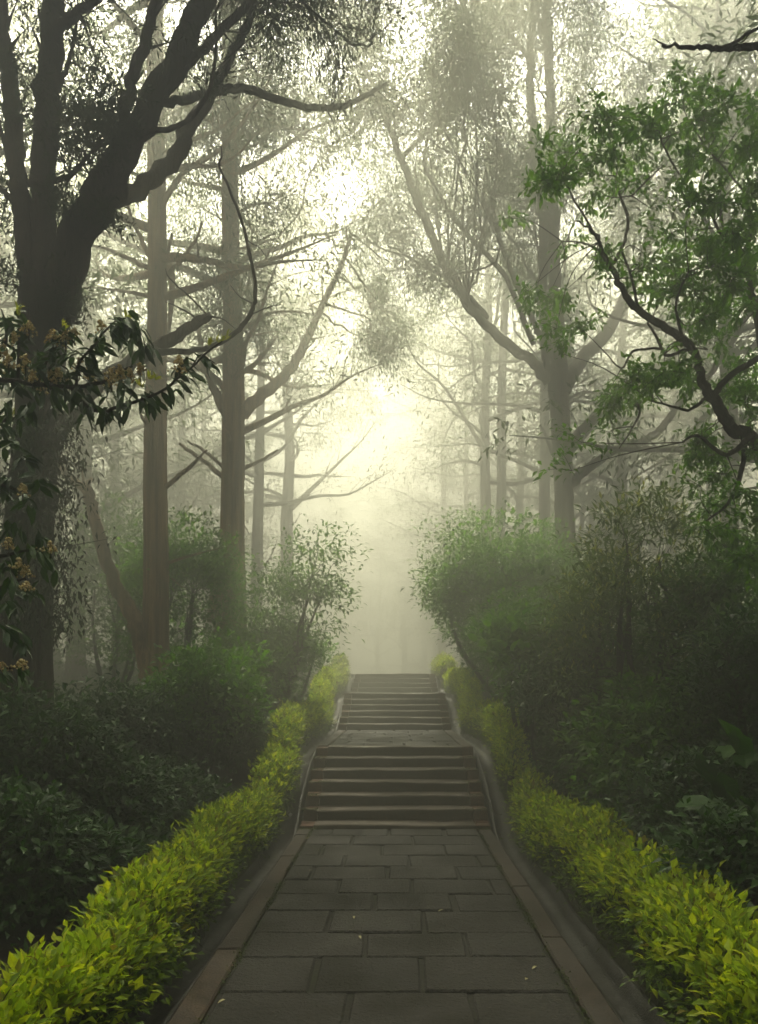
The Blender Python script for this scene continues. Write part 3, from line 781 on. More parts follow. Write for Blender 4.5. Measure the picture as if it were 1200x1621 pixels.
# ---- misty trees farther back, each with its own trunk line
mist = [  # px, d, width px, height, seed, label, bark, second stem
 (405, 24, 22, 17, 31, 'slim misty trunk just behind the second pale-barked tree', 0),
 (456, 29, 25, 18, 32, 'faint misty tree nearest to the path on the side of the pale trunks', 0),
 (772, 24, 22, 18, 33, 'misty tree with two close parallel stems behind the bright green bush', 14),
 (850, 22, 22, 17, 34, 'straight misty trunk standing just behind the forked grey tree', 0),
 (735, 34, 13, 18, 35, 'thin faint trunk seen against the bright gap beside the misty path', 0),
 (700, 38, 14, 18, 36, 'faintest thin trunk at the edge of the glowing mist over the path', 0),
 (1162, 15.5, 34, 17, 37, 'blue-grey misty trunk high above the dark leafy thicket', 0),
]
regs = {32: ((430, 620, 420, 700), 10), 33: ((600, 850, 220, 560), 13), 36: ((540, 720, 480, 800), 8), 35: ((600, 760, 400, 640), 7), 31: ((380, 500, 300, 560), 8), 37: ((1090, 1230, 60, 400), 5), 34: ((800, 930, 300, 560), 6)}
for (px, d, w, h, sd, lab, two) in mist:
    reg, nreg = regs[sd]
    rng = np.random.default_rng(sd)
    b = foot(px, d); r0 = w/2/F*d
    mt, mc, PT = grow_tree(rng, h, r0, .5, 26, 4.6, .36, dens=.38, elev=(0, .65), spray=(9, 6), blade=(.16, .042), sides=14, rough=.06, dead=2, base=b, cr=.24)
    if two:
        p, r = smoothpath([b + [.15, 0, 0], b + [.45, .1, h*.3], b + [.5, 0, h*.6], b + [.9, .2, h*.95]], [r0*.8, r0*.7, r0*.6, r0*.3], 8)
        tube(mt, p, r, 12, .06, rng)
    if reg: canopy(mt, mc, PT, reg, d - 3, d + 3, nreg, rng, 9, (.15, .026), 1.3, .25, 15, .03)
    tree_from('misty_tree', lab, 'tree', b, mt, mc, 'bark_grey', 'canopy')

# ---- the wood behind, and unseen trees added for shade: three tree shapes, copied
protos = []
for k in range(4):
    rng = np.random.default_rng(50 + k)
    mt, mc, PT = grow_tree(rng, (15.5, 17, 18, 11)[k], .26 - .03*k, .9, 24, 4.8, .3 if k < 3 else .1, dens=.7 if k < 3 else 1, elev=(0, .7), spray=(9, 6), blade=(.19, .055), sides=12, rough=.06, dead=6, base=np.zeros(3), cr=.27)
    protos.append((mt.mesh('trunk', M['bark_grey'], True), mc.mesh('crown', M['canopy'])))
wood = [(120, 19, 0), (60, 26, 1), (185, 24, 2), (290, 27, 0), (330, 34, 1), (540, 58, 0), (670, 60, 1), (640, 50, 3), (510, 52, 3), (690, 52, 3), (600, 54, 3), (740, 42, 3), (380, 34, 3), (840, 36, 3), (90, 24, 3), (200, 29, 3), (300, 33, 3), (10, 19, 3), (910, 31, 3), (1010, 27, 3), (1120, 30, 3), (-60, 22, 3), (810, 31, 0), (905, 26, 1), (985, 23, 2), (1065, 28, 0), (1130, 22, 1), (940, 36, 2), (-40, 16, 1), (225, 38, 0), (1010, 33, 1), (760, 42, 2), (1290, 13, 0), (-120, 11, 2)]
shade = [(-4.5, -2, 0), (3.8, -3.5, 1), (-1, -8, 2), (-10, 1, 1), (9, 0, 0), (5, -9, 2), (-6, -8, 1), (8.5, 6.5, 2), (-11.5, 6, 0), (-11, 3, 3), (-12, 10, 3), (0.5, -12, 3), (-8, -5, 3), (8, -5, 3), (-3.5, -5, 1), (6.5, -3.5, 1), (-13, 6, 1)]  # added outside the frame around the camera, to darken the foreground
for k, (px, d, q) in enumerate(wood + shade):
    b = foot(px, d) if k < len(wood) else np.array([px, d, float(ground(px, d)) - .1])
    root = thing('wood_tree', 'dim tree of the misty wood, some copies unseen and added for shade', 'tree', b, 'dim trees of the misty wood')
    root.rotation_euler[2] = k*1.7; s = .9 + .2*((k*37) % 10)/10; root.scale = (s, s, s)
    for nm, me in (('trunk', protos[q][0]), ('crown', protos[q][1])):
        link(bpy.data.objects.new(nm, me), root)

# ---- small leafy tree reaching in from the right
rng = np.random.default_rng(25); d5 = 6.5
mt, mc = MB(), MB()
b = np.array([4.3, 6.4, float(ground(4.3, 6.4)) - .1])
main = [(1200, 703, 20), (1167, 687, 19), (1147, 660, 17), (1131, 634, 16), (1116, 614, 14), (1106, 580, 12), (1096, 552, 12), (1075, 532, 12), (1047, 516, 11), (1020, 497, 10), (997, 480, 10), (984, 454, 9), (967, 423, 8), (954, 400, 7), (948, 380, 5), (935, 362, 4), (912, 350, 2)]
tk, tr = smoothpath([b, b + [-.12, .05, 1.2], b + [-.1, 0, 2.6], b + [.25, .1, 4.2], b + [.5, .2, 5.6]], [.16, .12, .10, .075, .04], 7); tube(mt, tk, tr, 14, .06, rng)
Pm, Rm = px_trunk(main, d5); Pm = np.vstack([b + [-.1, 0, 2.7], Pm]); Rm = np.concatenate([[.075], Rm])
p, r = smoothpath(Pm, Rm, 4); p[4:-1] += rng.normal(size=p[4:-1].shape)*.006; tube(mt, p, r, 10, .07, rng)
LP = [p]
for s in ([(1128, 628, 11), (1153, 598, 10), (1200, 567, 9), (1240, 540, 7)], [(967, 421, 7), (980, 402, 6), (990, 375, 5), (994, 346, 5), (984, 315, 4), (975, 290, 3), (978, 262, 2)],
          [(1117, 630, 6), (1094, 648, 5), (1070, 645, 4), (1035, 636, 2)], [(1097, 550, 6), (1057, 563, 5), (1047, 553, 4), (1025, 552, 4), (1001, 557, 4), (984, 583, 3), (960, 560, 2)],
          [(1052, 560, 5), (1040, 535, 4), (1025, 510, 3)], [(1210, 600, 14), (1200, 500, 12), (1190, 470, 11), (1186, 440, 10), (1172, 420, 8), (1162, 412, 7), (1150, 400, 6), (1146, 370, 5), (1140, 330, 4)],
          [(1160, 415, 7), (1185, 385, 6), (1188, 355, 5), (1180, 310, 4), (1150, 270, 3), (1115, 230, 2)], [(1146, 380, 5), (1120, 330, 4), (1085, 290, 3), (1050, 230, 3), (1040, 190, 2)],
          [(1010, 640, 4), (1012, 655, 4), (1000, 680, 3), (980, 710, 2)], [(953, 400, 4), (925, 385, 3), (890, 382, 2)], [(948, 383, 4), (930, 350, 3), (905, 310, 3), (890, 270, 2)],
          [(1190, 690, 10), (1150, 720, 7), (1105, 690, 5), (1080, 700, 3)], [(1180, 700, 9), (1170, 760, 7), (1150, 800, 5), (1110, 830, 3)], [(1010, 490, 5), (1000, 440, 4), (985, 400, 3)],
          [(1080, 535, 5), (1070, 480, 4), (1090, 430, 3)], [(1000, 310, 3), (1030, 280, 3), (1050, 262, 2)]):
    pp, rr = limb_px(mt, s, d5 + rng.uniform(-.5, .5), 7, .06, 5, rng); LP.append(pp)
AL = np.concatenate(LP)
cl = [(1060, 165, 3), (1080, 150, 2), (1100, 190, 3), (1130, 210, 3), (1110, 160, 2), (940, 205, 2), (960, 190, 2), (900, 240, 3), (880, 285, 3), (925, 270, 2), (970, 235, 2), (1000, 205, 2), (1000, 250, 2), (1060, 215, 3), (1095, 255, 3), (855, 265, 2), (860, 295, 1),
      (1130, 250, 2), (1030, 200, 2), (985, 285, 2), (1090, 330, 3), (1140, 320, 3), (1180, 300, 3), (1120, 380, 4), (1160, 370, 4), (1190, 350, 3), (950, 405, 2), (905, 380, 1), (868, 470, 2), (845, 485, 1), (895, 460, 1), (920, 520, 2), (880, 520, 1), (890, 560, 1), (835, 460, 1),
      (1040, 420, 3), (1080, 410, 3), (1120, 425, 3), (1160, 440, 3), (1195, 430, 3), (1030, 455, 3), (1060, 460, 4), (1100, 465, 3), (1140, 480, 3), (1190, 480, 3), (1010, 430, 2), (970, 440, 1), (1075, 495, 2), (1105, 510, 2),
      (1000, 605, 3), (1025, 612, 3), (1050, 590, 3), (980, 630, 3), (960, 625, 2), (1075, 575, 2), (1100, 545, 2), (1140, 540, 2), (1175, 570, 2), (1195, 610, 3), (1150, 620, 3), (1180, 640, 3), (1060, 610, 2), (1010, 640, 2), (1090, 600, 2),
      (1110, 690, 3), (1095, 715, 2), (1130, 720, 3), (1150, 750, 3), (1180, 710, 2), (1175, 780, 3), (1140, 800, 3), (1190, 820, 3), (1120, 840, 2), (1165, 850, 3), (1190, 880, 3), (1110, 770, 1), (920, 700, 1), (975, 690, 1), (905, 745, 1), (800, 345, 0.6), (868, 240, 1),
      (1150, 170, 2), (1185, 230, 3), (1170, 260, 3), (1195, 180, 2), (1000, 180, 1), (945, 300, 1), (1010, 290, 1), (1030, 330, 1), (1060, 370, 2)]
for (x, y, wt) in cl:
    c = at(x, y, d5 + rng.uniform(-.9, .9)); q = AL[np.argmin(np.linalg.norm(AL - c, axis=1))]
    tp, tr_ = smoothpath([q, (q + c)/2 + rng.normal(size=3)*.05 + [0, 0, .03], c], [.006, .004, .002], 4); tube(mt, tp, tr_, 5, 0, rng, cap=False)
    nt_ = max(2, int(wt*2.6))
    A = []; AO = []
    for e in range(nt_):                       # leafy twiglets fanning from the cluster
        dd = nrm(nrm(c - q)*.5 + rdir(1, rng)[0] * np.array([1, 1, .5])); l2 = rng.uniform(.12, .3)
        tp, tr_ = smoothpath([c, c + dd*l2*.5 + [0, 0, .015], c + dd*l2], [.003, .002, .0012], 3); tube(mt, tp, tr_, 4, 0, rng, cap=False)
        A.append(tp[1:]); AO.append(np.repeat(dd[None], len(tp)-1, 0))
    A = np.concatenate(A); AO = np.concatenate(AO)
    clumps_to_leaves(mc, A, AO, 5, .035, .068, .030, 'fold', rng, .8, .25, 0, .8)
tree_from('leafy_tree', 'small broadleaf tree with fresh green leaves on dark crooked branches', 'tree', b, mt, mc, 'twig', 'leafytree')

# ---- tree out to the right whose bare limb crosses the upper corner
rng = np.random.default_rng(26)
mt, mc = MB(), MB(); b = np.array([3.9, 4.4, float(ground(3.9, 4.4)) - .1])
p, r = smoothpath([b, b + [.1, .1, 2], b + [0, 0, 4.5], b + [.2, .2, 8], b + [.1, 0, 10]], [.24, .19, .17, .12, .06], 8); tube(mt, p, r, 16, .07, rng)
P, R = px_trunk([(1290, 84, 14), (1225, 78, 12), (1180, 76, 11), (1140, 77, 9), (1110, 75, 7), (1080, 74, 6), (1048, 72, 4)], 5.0)
P = np.vstack([b + [0, 0, 5.2], P]); R = np.concatenate([[.05], R]); p2, r2 = smoothpath(P, R, 5); p2[5:-1] += rng.normal(size=p2[5:-1].shape)*.005; tube(mt, p2, r2, 8, .1, rng)
for s in ([(1140, 77, 6), (1165, 66, 5), (1185, 52, 5), (1215, 40, 4)], [(1055, 72, 3), (1042, 66, 2), (1033, 60, 1)], [(1185, 52, 3), (1180, 62, 2), (1172, 68, 1)]):
    limb_px(mt, s, 5.0, 6, .08, 4, rng)
for q in range(90):  # unseen crown above the frame, added to shade the near right side
    o = p[-1 - rng.integers(0, 12)]; e = o + nrm(np.array([rng.normal(-.4, .9), rng.normal(-.4, 1), rng.uniform(0, .6)]))*rng.uniform(2, 4.2)
    if not above_frame(e - [0, 0, .6]): continue
    pp, rr = smoothpath([o, (o+e)/2 + [0, 0, .3], e], [.05, .03, .01], 5)
    tube(mt, pp, rr, 6, 0, rng); twigs(mt, mc, pp, rr, rng, 18, .8, 9, (.12, .04), 9, .25, 'quad', .15, .4)
shade_limbs(mt, mc, p[-12:], ((-1.5, 3), (3, 9), (7, 15)), 10, rng)  # further unseen limbs, added as sun block over the foreground
tree_from('overhanging_tree', 'tree outside the view whose bare dark limb juts into the upper corner', 'tree', b, mt, mc, 'twig', 'needle')

# ------------------------------------------------------------------ flowering shrub, left
rng = np.random.default_rng(27); d6 = 3.9
b = np.array([-2.75, 4.0, float(ground(-2.75, 4.0)) - .05])
root = thing('flowering_shrub', 'glossy dark-leaved shrub with drooping leaves and cream flower sprays before the cedar', 'shrub', b)
ms, ml = MB(), MB()
trunkp, trunkr = smoothpath([b, b + [.05, 0, .8], b + [.1, -.02, 1.6], b + [.05, 0, 2.6], b + [.1, 0, 3.2]], [.04, .032, .026, .018, .008], 6); tube(ms, trunkp, trunkr, 8, .06, rng)
brs = [[(-120, 620, 14), (0, 602, 8), (60, 608, 7), (110, 612, 6), (165, 605, 5), (215, 637, 0)][:5],
       [(110, 612, 6), (150, 650, 5), (200, 640, 5), (250, 622, 4), (282, 598, 3.5), (305, 580, 3), (330, 556, 3), (352, 540, 2)],
       [(28, 605, 5), (30, 560, 4), (30, 520, 3.5), (28, 490, 3)], [(120, 612, 5), (125, 575, 4.5), (150, 545, 4), (170, 520, 3), (185, 508, 2), (205, 505, 2), (222, 525, 1.5), (232, 552, 1)],
       [(160, 606, 4), (185, 590, 3.5), (210, 580, 3)], [(60, 608, 4), (75, 570, 3.5), (95, 540, 3), (100, 525, 2)], [(-60, 640, 10), (0, 560, 6), (10, 520, 4), (2, 490, 2)],
       [(-120, 900, 12), (0, 880, 6), (40, 872, 4), (70, 868, 2)], [(-60, 960, 10), (0, 930, 6), (40, 915, 3)], [(282, 598, 3), (290, 575, 2.5), (297, 565, 2)], [(-120, 780, 10), (-20, 765, 7), (25, 775, 4)],
       [(305, 578, 2.5), (318, 562, 2), (340, 575, 1.5)], [(-100, 1080, 9), (0, 1060, 5), (40, 1055, 3)], [(-90, 680, 10), (10, 665, 6), (50, 655, 4)]]
BP = []
for s in brs:
    pp, rr = limb_px(ms, s, d6 + rng.uniform(-.15, .15), 6, .08, 5, rng); BP.append(pp)
    if s[0][0] < -20:
        w = trunkp[np.argmin(np.abs(trunkp[:, 2] - pp[0][2]))]; tp, tr_ = smoothpath([w, (w+pp[0])/2, pp[0]], [.02, .016, rr[0]], 4); tube(ms, tp, tr_, 6, .05, rng)
ms.build('stem', M['twig'], root, True)
def whorl(c, ax, n, L, W):
    D = nrm(nrm(ax)*.5 + rdir(n, rng)*np.array([1, 1, .35]) + [0, 0, -.75]); N = nrm(np.array([0, 0, .9]) + rdir(n, rng)*.55 - nrm(ax)*.2)
    leaves(ml, c + rng.normal(size=(n, 3))*.02, D, N, L*rng.uniform(.7, 1.15, n), W*rng.uniform(.8, 1.1, n), 'long')
for k, pp in enumerate(BP):
    for i in range(2, len(pp)-1, 2):
        if pp[i][0] < -2.6: continue
        x_px = VPX + pp[i][0]/pp[i][1]*F
        if k == 1 and (x_px > 310): continue
        whorl(pp[i], pp[i+1]-pp[i], 4 if x_px < 240 else 2, .115, .038)
for (x, y, n) in [(60, 590, 9), (100, 585, 9), (140, 600, 9), (110, 555, 8), (170, 620, 8), (200, 610, 8), (130, 640, 7), (165, 650, 5), (90, 630, 7), (40, 640, 8), (15, 600, 9), (10, 640, 8), (150, 570, 6), (60, 560, 6), (20, 580, 8), (225, 620, 6),
                  (240, 640, 4), (15, 700, 9), (40, 720, 9), (10, 760, 10), (45, 790, 10), (20, 830, 10), (60, 850, 9), (15, 890, 10), (50, 930, 9), (20, 960, 9), (60, 760, 8), (5, 1000, 9), (35, 1020, 8), (10, 670, 9), (195, 545, 2), (150, 550, 4), (290, 605, 2), (80, 890, 6)]:
    c = at(x, y, d6 + rng.uniform(-.25, .3)); whorl(c, rdir(1, rng)[0], n, .115, .04)
ml.build('foliage', M['glossleaf'], root)
for (x, y) in [(28, 492), (30, 500), (345, 542), (352, 538), (360, 535), (330, 548), (235, 600), (245, 602), (200, 505), (222, 612), (20, 660), (100, 520)]:
    c = at(x, y, d6); n = 4; my = MB()
    leaves(my, np.repeat(c[None], n, 0), rdir(n, rng)*.7 + [.2, 0, .8], rdir(n, rng), .055, .018, 'long')
    my.build('leaf_tuft', M['tipleaf'], root)
def panicle(c, hgt):
    mf = MB(); n = rng.integers(42, 64)
    t = rng.random(n)**.7
    Q = c + np.stack([rng.normal(0, .022, n)*(1.15-t), rng.normal(0, .022, n)*(1.15-t), t*hgt], 1)
    for q in Q:
        rr = rng.uniform(.0055, .0095)
        o = np.array([(1,0,0),(-1,0,0),(0,1,0),(0,-1,0),(0,0,1),(0,0,-1)])*rr*rng.uniform(.8, 1.2, (6, 3))
        mf.add(q + o, [(0,2,4),(2,1,4),(1,3,4),(3,0,4),(2,0,5),(1,2,5),(3,1,5),(0,3,5)])
    pt, pr = smoothpath([c - [0, 0, .03], c + [0, 0, hgt*.5], c + [0, 0, hgt]], [.003, .002, .001], 3)
    tube(mf, pt, pr, 5, 0, rng, 1)
    mf.build('flower_spray', [M['flower'], M['twig']], root, True)
for (x, y, s) in [(46, 530, 1), (22, 548, 1), (40, 590, 1.2), (52, 612, 1.1), (66, 624, 1), (80, 608, 1), (14, 585, 1), (84, 545, 1), (104, 548, 1.1), (118, 538, .8), (160, 528, .9), (126, 592, 1.1), (140, 604, 1), (92, 604, .9), (176, 612, 1.2), (190, 602, 1.1),
                  (206, 605, .9), (222, 596, .9), (284, 588, 1.1), (64, 880, .8), (80, 876, .8), (14, 872, .9), (40, 915, .8), (30, 900, .7), (42, 935, .6), (36, 785, .8), (34, 1060, .7), (4, 1064, .7), (6, 470 + 100, 1.1)]:
    panicle(at(x, y, d6 - .1 + rng.uniform(-.1, .12)), .075*s)

# climbing plant wrapped over the cedar's lower trunk
rng = np.random.default_rng(28)
root = thing('climbing_plant', 'dark trailing creeper hanging over the cedar trunk', 'climber', foot(60, 6.6))
mb, ms = MB(), MB()
p, r = smoothpath([foot(60, 6.5), at(62, 950, 6.65), at(45, 840, 6.62), at(70, 740, 6.6), at(62, 660, 6.62)], [.02, .018, .014, .01, .006], 6); tube(ms, p, r, 6, .05, rng)
C = []
for q in range(430):
    y = rng.uniform(660, 1010); x = 52 + rng.normal(0, 34) + (15 if y < 820 else 0); C.append(at(x, y, 6.62 + rng.uniform(-.14, .05) + abs(x-55)*.004))
C = np.array(C)
for q in C[::3]:
    w = p[np.argmin(np.linalg.norm(p - q, axis=1))]; tp, tr_ = smoothpath([w, (w+q)/2, q], [.005, .004, .002], 3); tube(ms, tp, tr_, 4, 0, rng, cap=False)
clumps_to_leaves(mb, C, np.repeat([[.1, -.5, -.8]], len(C), 0), 12, .06, .07, .022, 'fold', rng, 1.2, .5, 0, .7)
ms.build('stem', M['twig'], root, True); mb.build('foliage', M['needle'], root)

# ------------------------------------------------------------------ shrubs
def shrub_px(name, label, px, ytop, wpx, d, mat, seed, nclump=220, m=22, L=.07, W=.03, kind='fold', ryf=.9, **kw):
    b = foot(px, d); b[2] += .05
    h = at(px, ytop, d)[2] - b[2]
    return shrub(name, label, 'shrub', b, wpx/2/F*d, wpx/2/F*d*ryf, h, mat, nclump, m, L, W, kind, seed, **kw)

# right side
shrub_px('leafy_bush', 'big bright green bush overhanging the top of the steps in mist', 822, 818, 330, 14.2, 'brightleaf', 61, 720, 30, .09, .036, cr=.16, lump=.35, arch=(-.5, 0, 0), stems=9)
shrub_px('leafy_bush', 'fine feathery bush leaning over the path at the edge of the mist', 772, 838, 190, 17.5, 'brightleaf', 62, 340, 24, .09, .032, cr=.2, lump=.4, sparse=.3, arch=(-.75, 0, .2))
shrub_px('leafy_bush', 'dense green bush below the forked tree, behind the hedge', 850, 930, 240, 10.4, 'brightleaf', 63, 260, 30, .085, .034, cr=.16, flat=.32, lump=.45)
shrub_px('broad_leaf_shrub', 'broad-leaved bright shrub beside the upper hedge, its large leaves catching light', 838, 975, 150, 9.6, 'brightleaf', 64, 120, 12, .15, .075, 'long', cr=.13, lump=.35)
shrub_px('yellow_tipped_shrub', 'tall open shrub with whorls of yellow young tips before the forked tree', 1005, 775, 260, 8.2, 'oliveleaf', 65, 230, 30, .09, .022, 'fold', cr=.14, flat=.25, tip=('tipleaf', .8), sparse=.9, droop=.1, stems=10, lump=.35)
shrub_px('yellow_tipped_shrub', 'low spreading shrub with yellow tips under the taller yellow-tipped one', 930, 880, 190, 9, 'oliveleaf', 66, 260, 20, .08, .022, 'fold', cr=.11, flat=.35, tip=('tipleaf', .35), stems=8)
for (px, yt, w, d, mt_, sd, lab, kw) in [
    (1135, 830, 230, 7.6, 'midleaf', 67, 'tall green bush under the crooked branches of the leafy tree', dict(nclump=230, m=30, L=.085, flat=.3, lump=.45, cr=.15)),
    (1000, 985, 260, 8.6, 'midleaf', 68, 'rounded mid-green bush in front of the yellow-tipped shrubs', dict(nclump=230, m=30, L=.085, flat=.3, lump=.45, cr=.15)),
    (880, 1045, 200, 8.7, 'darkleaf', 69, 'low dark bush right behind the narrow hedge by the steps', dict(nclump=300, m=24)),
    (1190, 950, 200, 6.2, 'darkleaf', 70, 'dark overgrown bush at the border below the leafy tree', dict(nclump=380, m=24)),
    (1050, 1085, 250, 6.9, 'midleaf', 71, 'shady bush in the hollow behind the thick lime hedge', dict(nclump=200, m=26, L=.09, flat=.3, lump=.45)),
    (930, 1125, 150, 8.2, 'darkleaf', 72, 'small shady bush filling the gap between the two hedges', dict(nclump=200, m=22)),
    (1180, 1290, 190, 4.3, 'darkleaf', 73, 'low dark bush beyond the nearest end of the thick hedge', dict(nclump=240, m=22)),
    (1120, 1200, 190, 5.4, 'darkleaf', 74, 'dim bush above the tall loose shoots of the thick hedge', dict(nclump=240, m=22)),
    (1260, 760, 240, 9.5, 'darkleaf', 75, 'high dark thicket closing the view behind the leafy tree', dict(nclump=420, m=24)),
    (805, 985, 150, 12.6, 'midleaf', 92, 'leafy bush low in front of the big bright one, beside the middle flight', dict(nclump=300, m=24)),
    (770, 1000, 110, 16.0, 'midleaf', 93, 'small bush crouching under the big bright one near the top of the steps', dict(nclump=200, m=24)),
    (1080, 900, 200, 12.5, 'midleaf', 76, 'hazy green bush deep behind the tall open shrub', dict(nclump=320, m=22, cr=.17)),
    # left side
    (285, 790, 220, 13.4, 'leafytree', 77, 'tall loose green bush directly behind the broken-limbed pale trunk', dict(nclump=420, m=24, L=.085, cr=.18, sparse=.6, flat=.35)),
    (175, 800, 170, 15, 'midleaf', 78, 'leafy bush in the gap between the cedar and the leaning broken limb', dict(nclump=360, m=22, L=.085, cr=.18, sparse=.6, flat=.35)),
    (455, 970, 190, 13.4, 'leafytree', 79, 'soft green bush beneath the arching shrub near the upper steps', dict(nclump=360, m=24, cr=.17)),
    (390, 985, 170, 12.4, 'brightleaf', 80, 'leafy bush at the foot of the second pale-barked tree', dict(nclump=340, m=24, cr=.15)),
    (310, 1030, 190, 9.4, 'brightleaf', 81, 'bushy green shrub just in front of the pale trunk with the broken limb', dict(nclump=250, m=30, L=.085, flat=.32, lump=.45)),
    (185, 1085, 200, 8.3, 'darkleaf', 82, 'dark rounded bush in front of the leaning broken limb', dict(nclump=360, m=24)),
    (430, 1095, 110, 12.5, 'darkleaf', 83, 'small low bush tucked behind the upper stretch of the long hedge', dict(nclump=180, m=22)),
    (60, 1090, 220, 6.2, 'darkleaf', 84, 'black-green bush hiding the cedar foot', dict(nclump=380, m=24)),
    (345, 1130, 160, 9.4, 'darkleaf', 85, 'dark bush behind the middle of the long hedge', dict(nclump=280, m=24)),
    (150, 1190, 220, 6.4, 'darkleaf', 86, 'broad dark bush between the cedar foot and the long hedge', dict(nclump=360, m=24)),
    (270, 1215, 150, 7.4, 'darkleaf', 87, 'small shaded bush right against the long hedge', dict(nclump=240, m=24)),
    (20, 1260, 230, 4.9, 'darkleaf', 88, 'shaded bush at the border below the flowering shrub', dict(nclump=320, m=22)),
    (140, 1330, 150, 5.3, 'darkleaf', 89, 'lowest dark bush behind the nearest part of the long hedge', dict(nclump=220, m=22)),
]:
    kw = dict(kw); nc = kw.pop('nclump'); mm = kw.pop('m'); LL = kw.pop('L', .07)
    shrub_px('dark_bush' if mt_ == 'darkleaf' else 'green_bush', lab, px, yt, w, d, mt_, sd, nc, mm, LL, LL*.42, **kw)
shrub_px('arching_shrub', 'pale green shrub arching out toward the path beside the second pale trunk', 430, 830, 160, 12.8, 'leafytree', 90, 240, 22, .085, .03, cr=.17, sparse=.7, arch=(.9, 0, -.1), flat=.4, droop=.5)
shrub('broad_leaf_plant', 'plant with few very large drooping leaves beyond the thick hedge', 'plant', foot(1185, 4.9) + [0, 0, .05], .35, .35, 1.35, 'darkleaf', 16, 3, .27, .13, 'long', 91, cr=.06, stems=5)

# ------------------------------------------------------------------ ground cover
rng = np.random.default_rng(29)
mb = MB()
n = 5200
x = rng.uniform(2.15, 11, n)*rng.choice([-1, 1], n); y = rng.uniform(2, 24, n)
C = np.stack([x, y, ground(x, y) + rng.uniform(.03, .22, n)], 1)
clumps_to_leaves(mb, C, nrm(rdir(n, rng)*.6 + [0, 0, .8]), 16, .1, .075, .032, 'fold', rng, .5, 0, 0, .8)
tag(mb.build('undergrowth', M['darkleaf']), kind='stuff', label='low dark leafy ground cover under the bushes')
mb = MB()
n = 30000
x = rng.uniform(1.34, 3.2, n)**1.0*rng.choice([-1, 1], n); y = rng.uniform(1.5, 24, n)
clump = np.sin(x*9 + 2)*np.sin(y*6.1) + np.sin(y*2.7 + x*3)*.8 + rng.normal(0, .5, n)
k = (clump > .55); x, y = x[k], y[k]; n = len(x)
P = np.stack([x, y, ground(x, y) - .01], 1)
D = nrm(rng.normal(size=(n, 3))*np.array([.55, .55, .2]) + [0, 0, 1])
leaves(mb, P, D, rdir(n, rng), rng.uniform(.03, .1, n), rng.uniform(.004, .009, n), 'quad')
C = np.stack([x, y, ground(x, y) + .01], 1)[::9]
clumps_to_leaves(mb, C, nrm(rdir(len(C), rng) + [0, 0, .5]), 6, .035, .028, .014, 'fold', rng, .4)
n = 900
for s_ in (-1, 1):
    yj = rng.uniform(1.5, 8.1, n); xj = s_*(FW + rng.normal(.004, .012, n))
    kk = (np.sin(yj*5 + s_) + np.sin(yj*13.1) + rng.normal(0, .8, n)) > .2
    C = np.stack([xj, yj, np.full(n, .0)], 1)[kk]
    clumps_to_leaves(mb, C, nrm(rdir(len(C), rng)*.6 + [0, 0, .6]), 5, .012, .016, .008, 'quad', rng, .4)
    for (yq, zq) in ((8.5, .168), (8.8, .29), (9.1, .413), (9.4, .535), (9.7, .658), (14.2, .895), (14.55, 1.01), (14.9, 1.125), (15.2, 1.24), (8.18, .0)):
        m_ = 40; C = np.stack([s_*np.clip(1.08 - np.abs(rng.normal(0, .12, m_)), .3, 1.08), yq - rng.uniform(.0, .05, m_), np.full(m_, zq + .008)], 1)
        clumps_to_leaves(mb, C, nrm(rdir(m_, rng)*.6 + [0, 0, .6]), 4, .014, .02, .009, 'quad', rng, .4)
    yj = rng.uniform(2, 20, 260); xj = s_*rng.uniform(1.33, 1.5, 260)
    C = np.stack([xj, yj, prof(yj) + .02], 1)
    clumps_to_leaves(mb, C, nrm(rdir(260, rng) + [0, 0, .9]), 14, .03, .05, .014, 'fold', rng, .7)
tag(mb.build('grass', M['grass']), kind='stuff', label='short grass and small weeds on the earth banks')

# fallen leaves on the stone
for (px, py, z) in [(490, 1326, .004), (568, 1481, 0), (850, 1529, 0), (832, 1551, 0), (357, 1582, .005), (489, 1378, 0), (702, 1440, 0), (560, 1450, 0), (618, 1211, .57)]:
    d = (EYE - z - .012)*F/(py - HY); c = np.array([(px - VPX)/F*d, d, z + .012])
    mb = MB(); leaves(mb, [c], [[random.uniform(-1, 1), random.uniform(-1, 1), .05]], [[.1, .1, 1]], .045, .02, 'long')
    o = mb.build('fallen_leaf', M['litter']); tag(o, 'tiny pale fallen leaf lying on the dark stone', 'leaf', 'fallen leaves on the stone')

# ------------------------------------------------------------------ haze
DENS = .074
m, nt, out = nt_new('mist')
v = nt.nodes.new('ShaderNodeVolumePrincipled')
v.inputs['Color'].default_value = (.955, .975, .80, 1); v.inputs['Density'].default_value = DENS; v.inputs['Anisotropy'].default_value = .5
nt.links.new(v.outputs[0], out.inputs['Volume'])
mb = MB(); box(mb, -95, 95, -45, 125, -2.2, 22)
tag(mb.build('haze', m), kind='stuff', label='pale mist filling the wood')

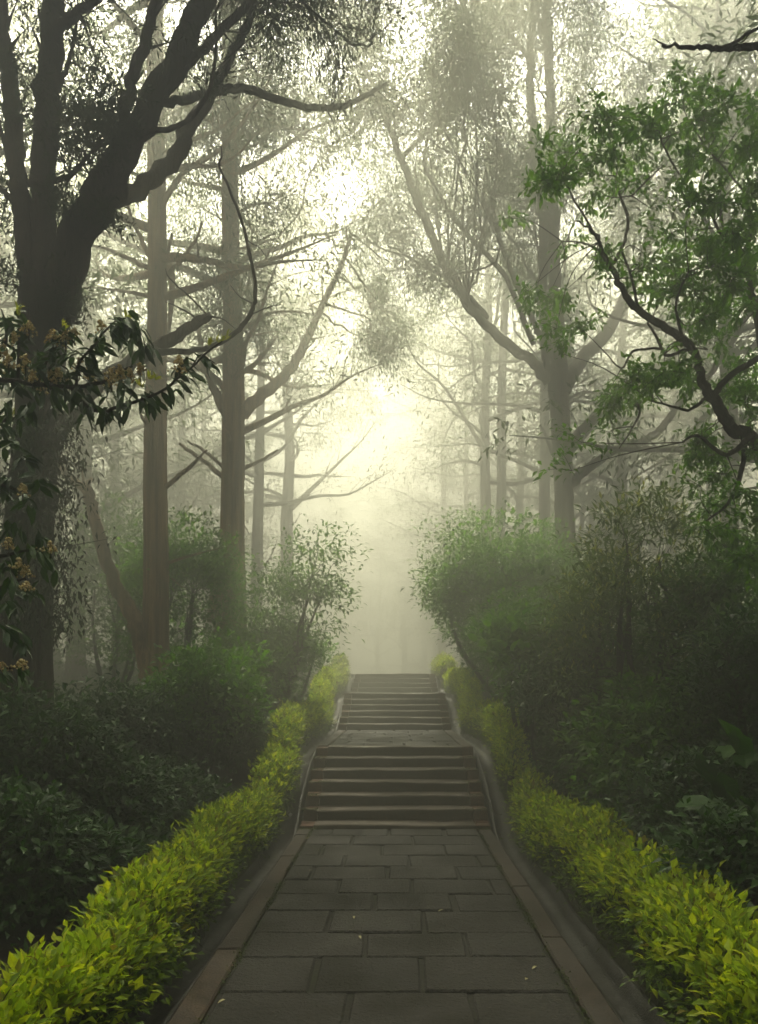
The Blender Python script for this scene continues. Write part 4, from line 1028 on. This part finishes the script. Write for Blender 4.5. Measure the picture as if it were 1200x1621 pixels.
# ------------------------------------------------------------------ light
SUN_EL, SUN_AZ = 55.0, -6.0          # straight ahead over the path, a touch to the left
w = bpy.data.worlds.new('World'); sc.world = w; w.use_nodes = True
nt = w.node_tree; nt.nodes.clear()
sky = nt.nodes.new('ShaderNodeTexSky'); sky.sky_type = 'NISHITA'; sky.sun_disc = False
sky.sun_elevation = radians(SUN_EL); sky.sun_rotation = radians(SUN_AZ); sky.dust_density = 6; sky.air_density = 1.2
hs = nt.nodes.new('ShaderNodeHueSaturation'); hs.inputs['Saturation'].default_value = .35
bg = nt.nodes.new('ShaderNodeBackground'); bg.inputs[1].default_value = .055
wo = nt.nodes.new('ShaderNodeOutputWorld')
nt.links.new(sky.outputs[0], hs.inputs['Color']); nt.links.new(hs.outputs[0], bg.inputs[0]); nt.links.new(bg.outputs[0], wo.inputs[0])
sl = bpy.data.lights.new('sun', 'SUN'); sl.energy = 5.0; sl.angle = radians(8); sl.color = (1, .935, .72)
so = bpy.data.objects.new('sun', sl); link(so)
so.rotation_euler = (radians(-(90 - SUN_EL)), 0, radians(-SUN_AZ))
so.location = (0, 30, 30)

# ------------------------------------------------------------------ camera and render settings
cam = bpy.data.cameras.new('camera'); co = bpy.data.objects.new('camera', cam); link(co)
co.location = (0, 0, EYE); co.rotation_euler = (radians(90), 0, 0)
cam.sensor_fit = 'AUTO'; cam.sensor_width = 36; cam.lens = 36*F/1621
cam.shift_x = (600 - VPX)/1621; cam.shift_y = (HY - 810.5)/1621
cam.clip_start = .05; cam.clip_end = 500
sc.camera = co
vs = sc.view_settings; sc.display_settings.display_device = 'sRGB'
vs.view_transform = 'Standard'; vs.look = 'None'; vs.exposure = 3.5; vs.gamma = 1; vs.use_curve_mapping = False
cy = sc.cycles
cy.use_denoising = True
try: cy.denoiser = 'OPENIMAGEDENOISE'; cy.denoising_input_passes = 'RGB_ALBEDO_NORMAL'
except Exception: pass
cy.max_bounces = 10; cy.diffuse_bounces = 3; cy.glossy_bounces = 2; cy.transmission_bounces = 4; cy.volume_bounces = 0; cy.transparent_max_bounces = 8
cy.use_adaptive_sampling = False
cy.sample_clamp_indirect = 6
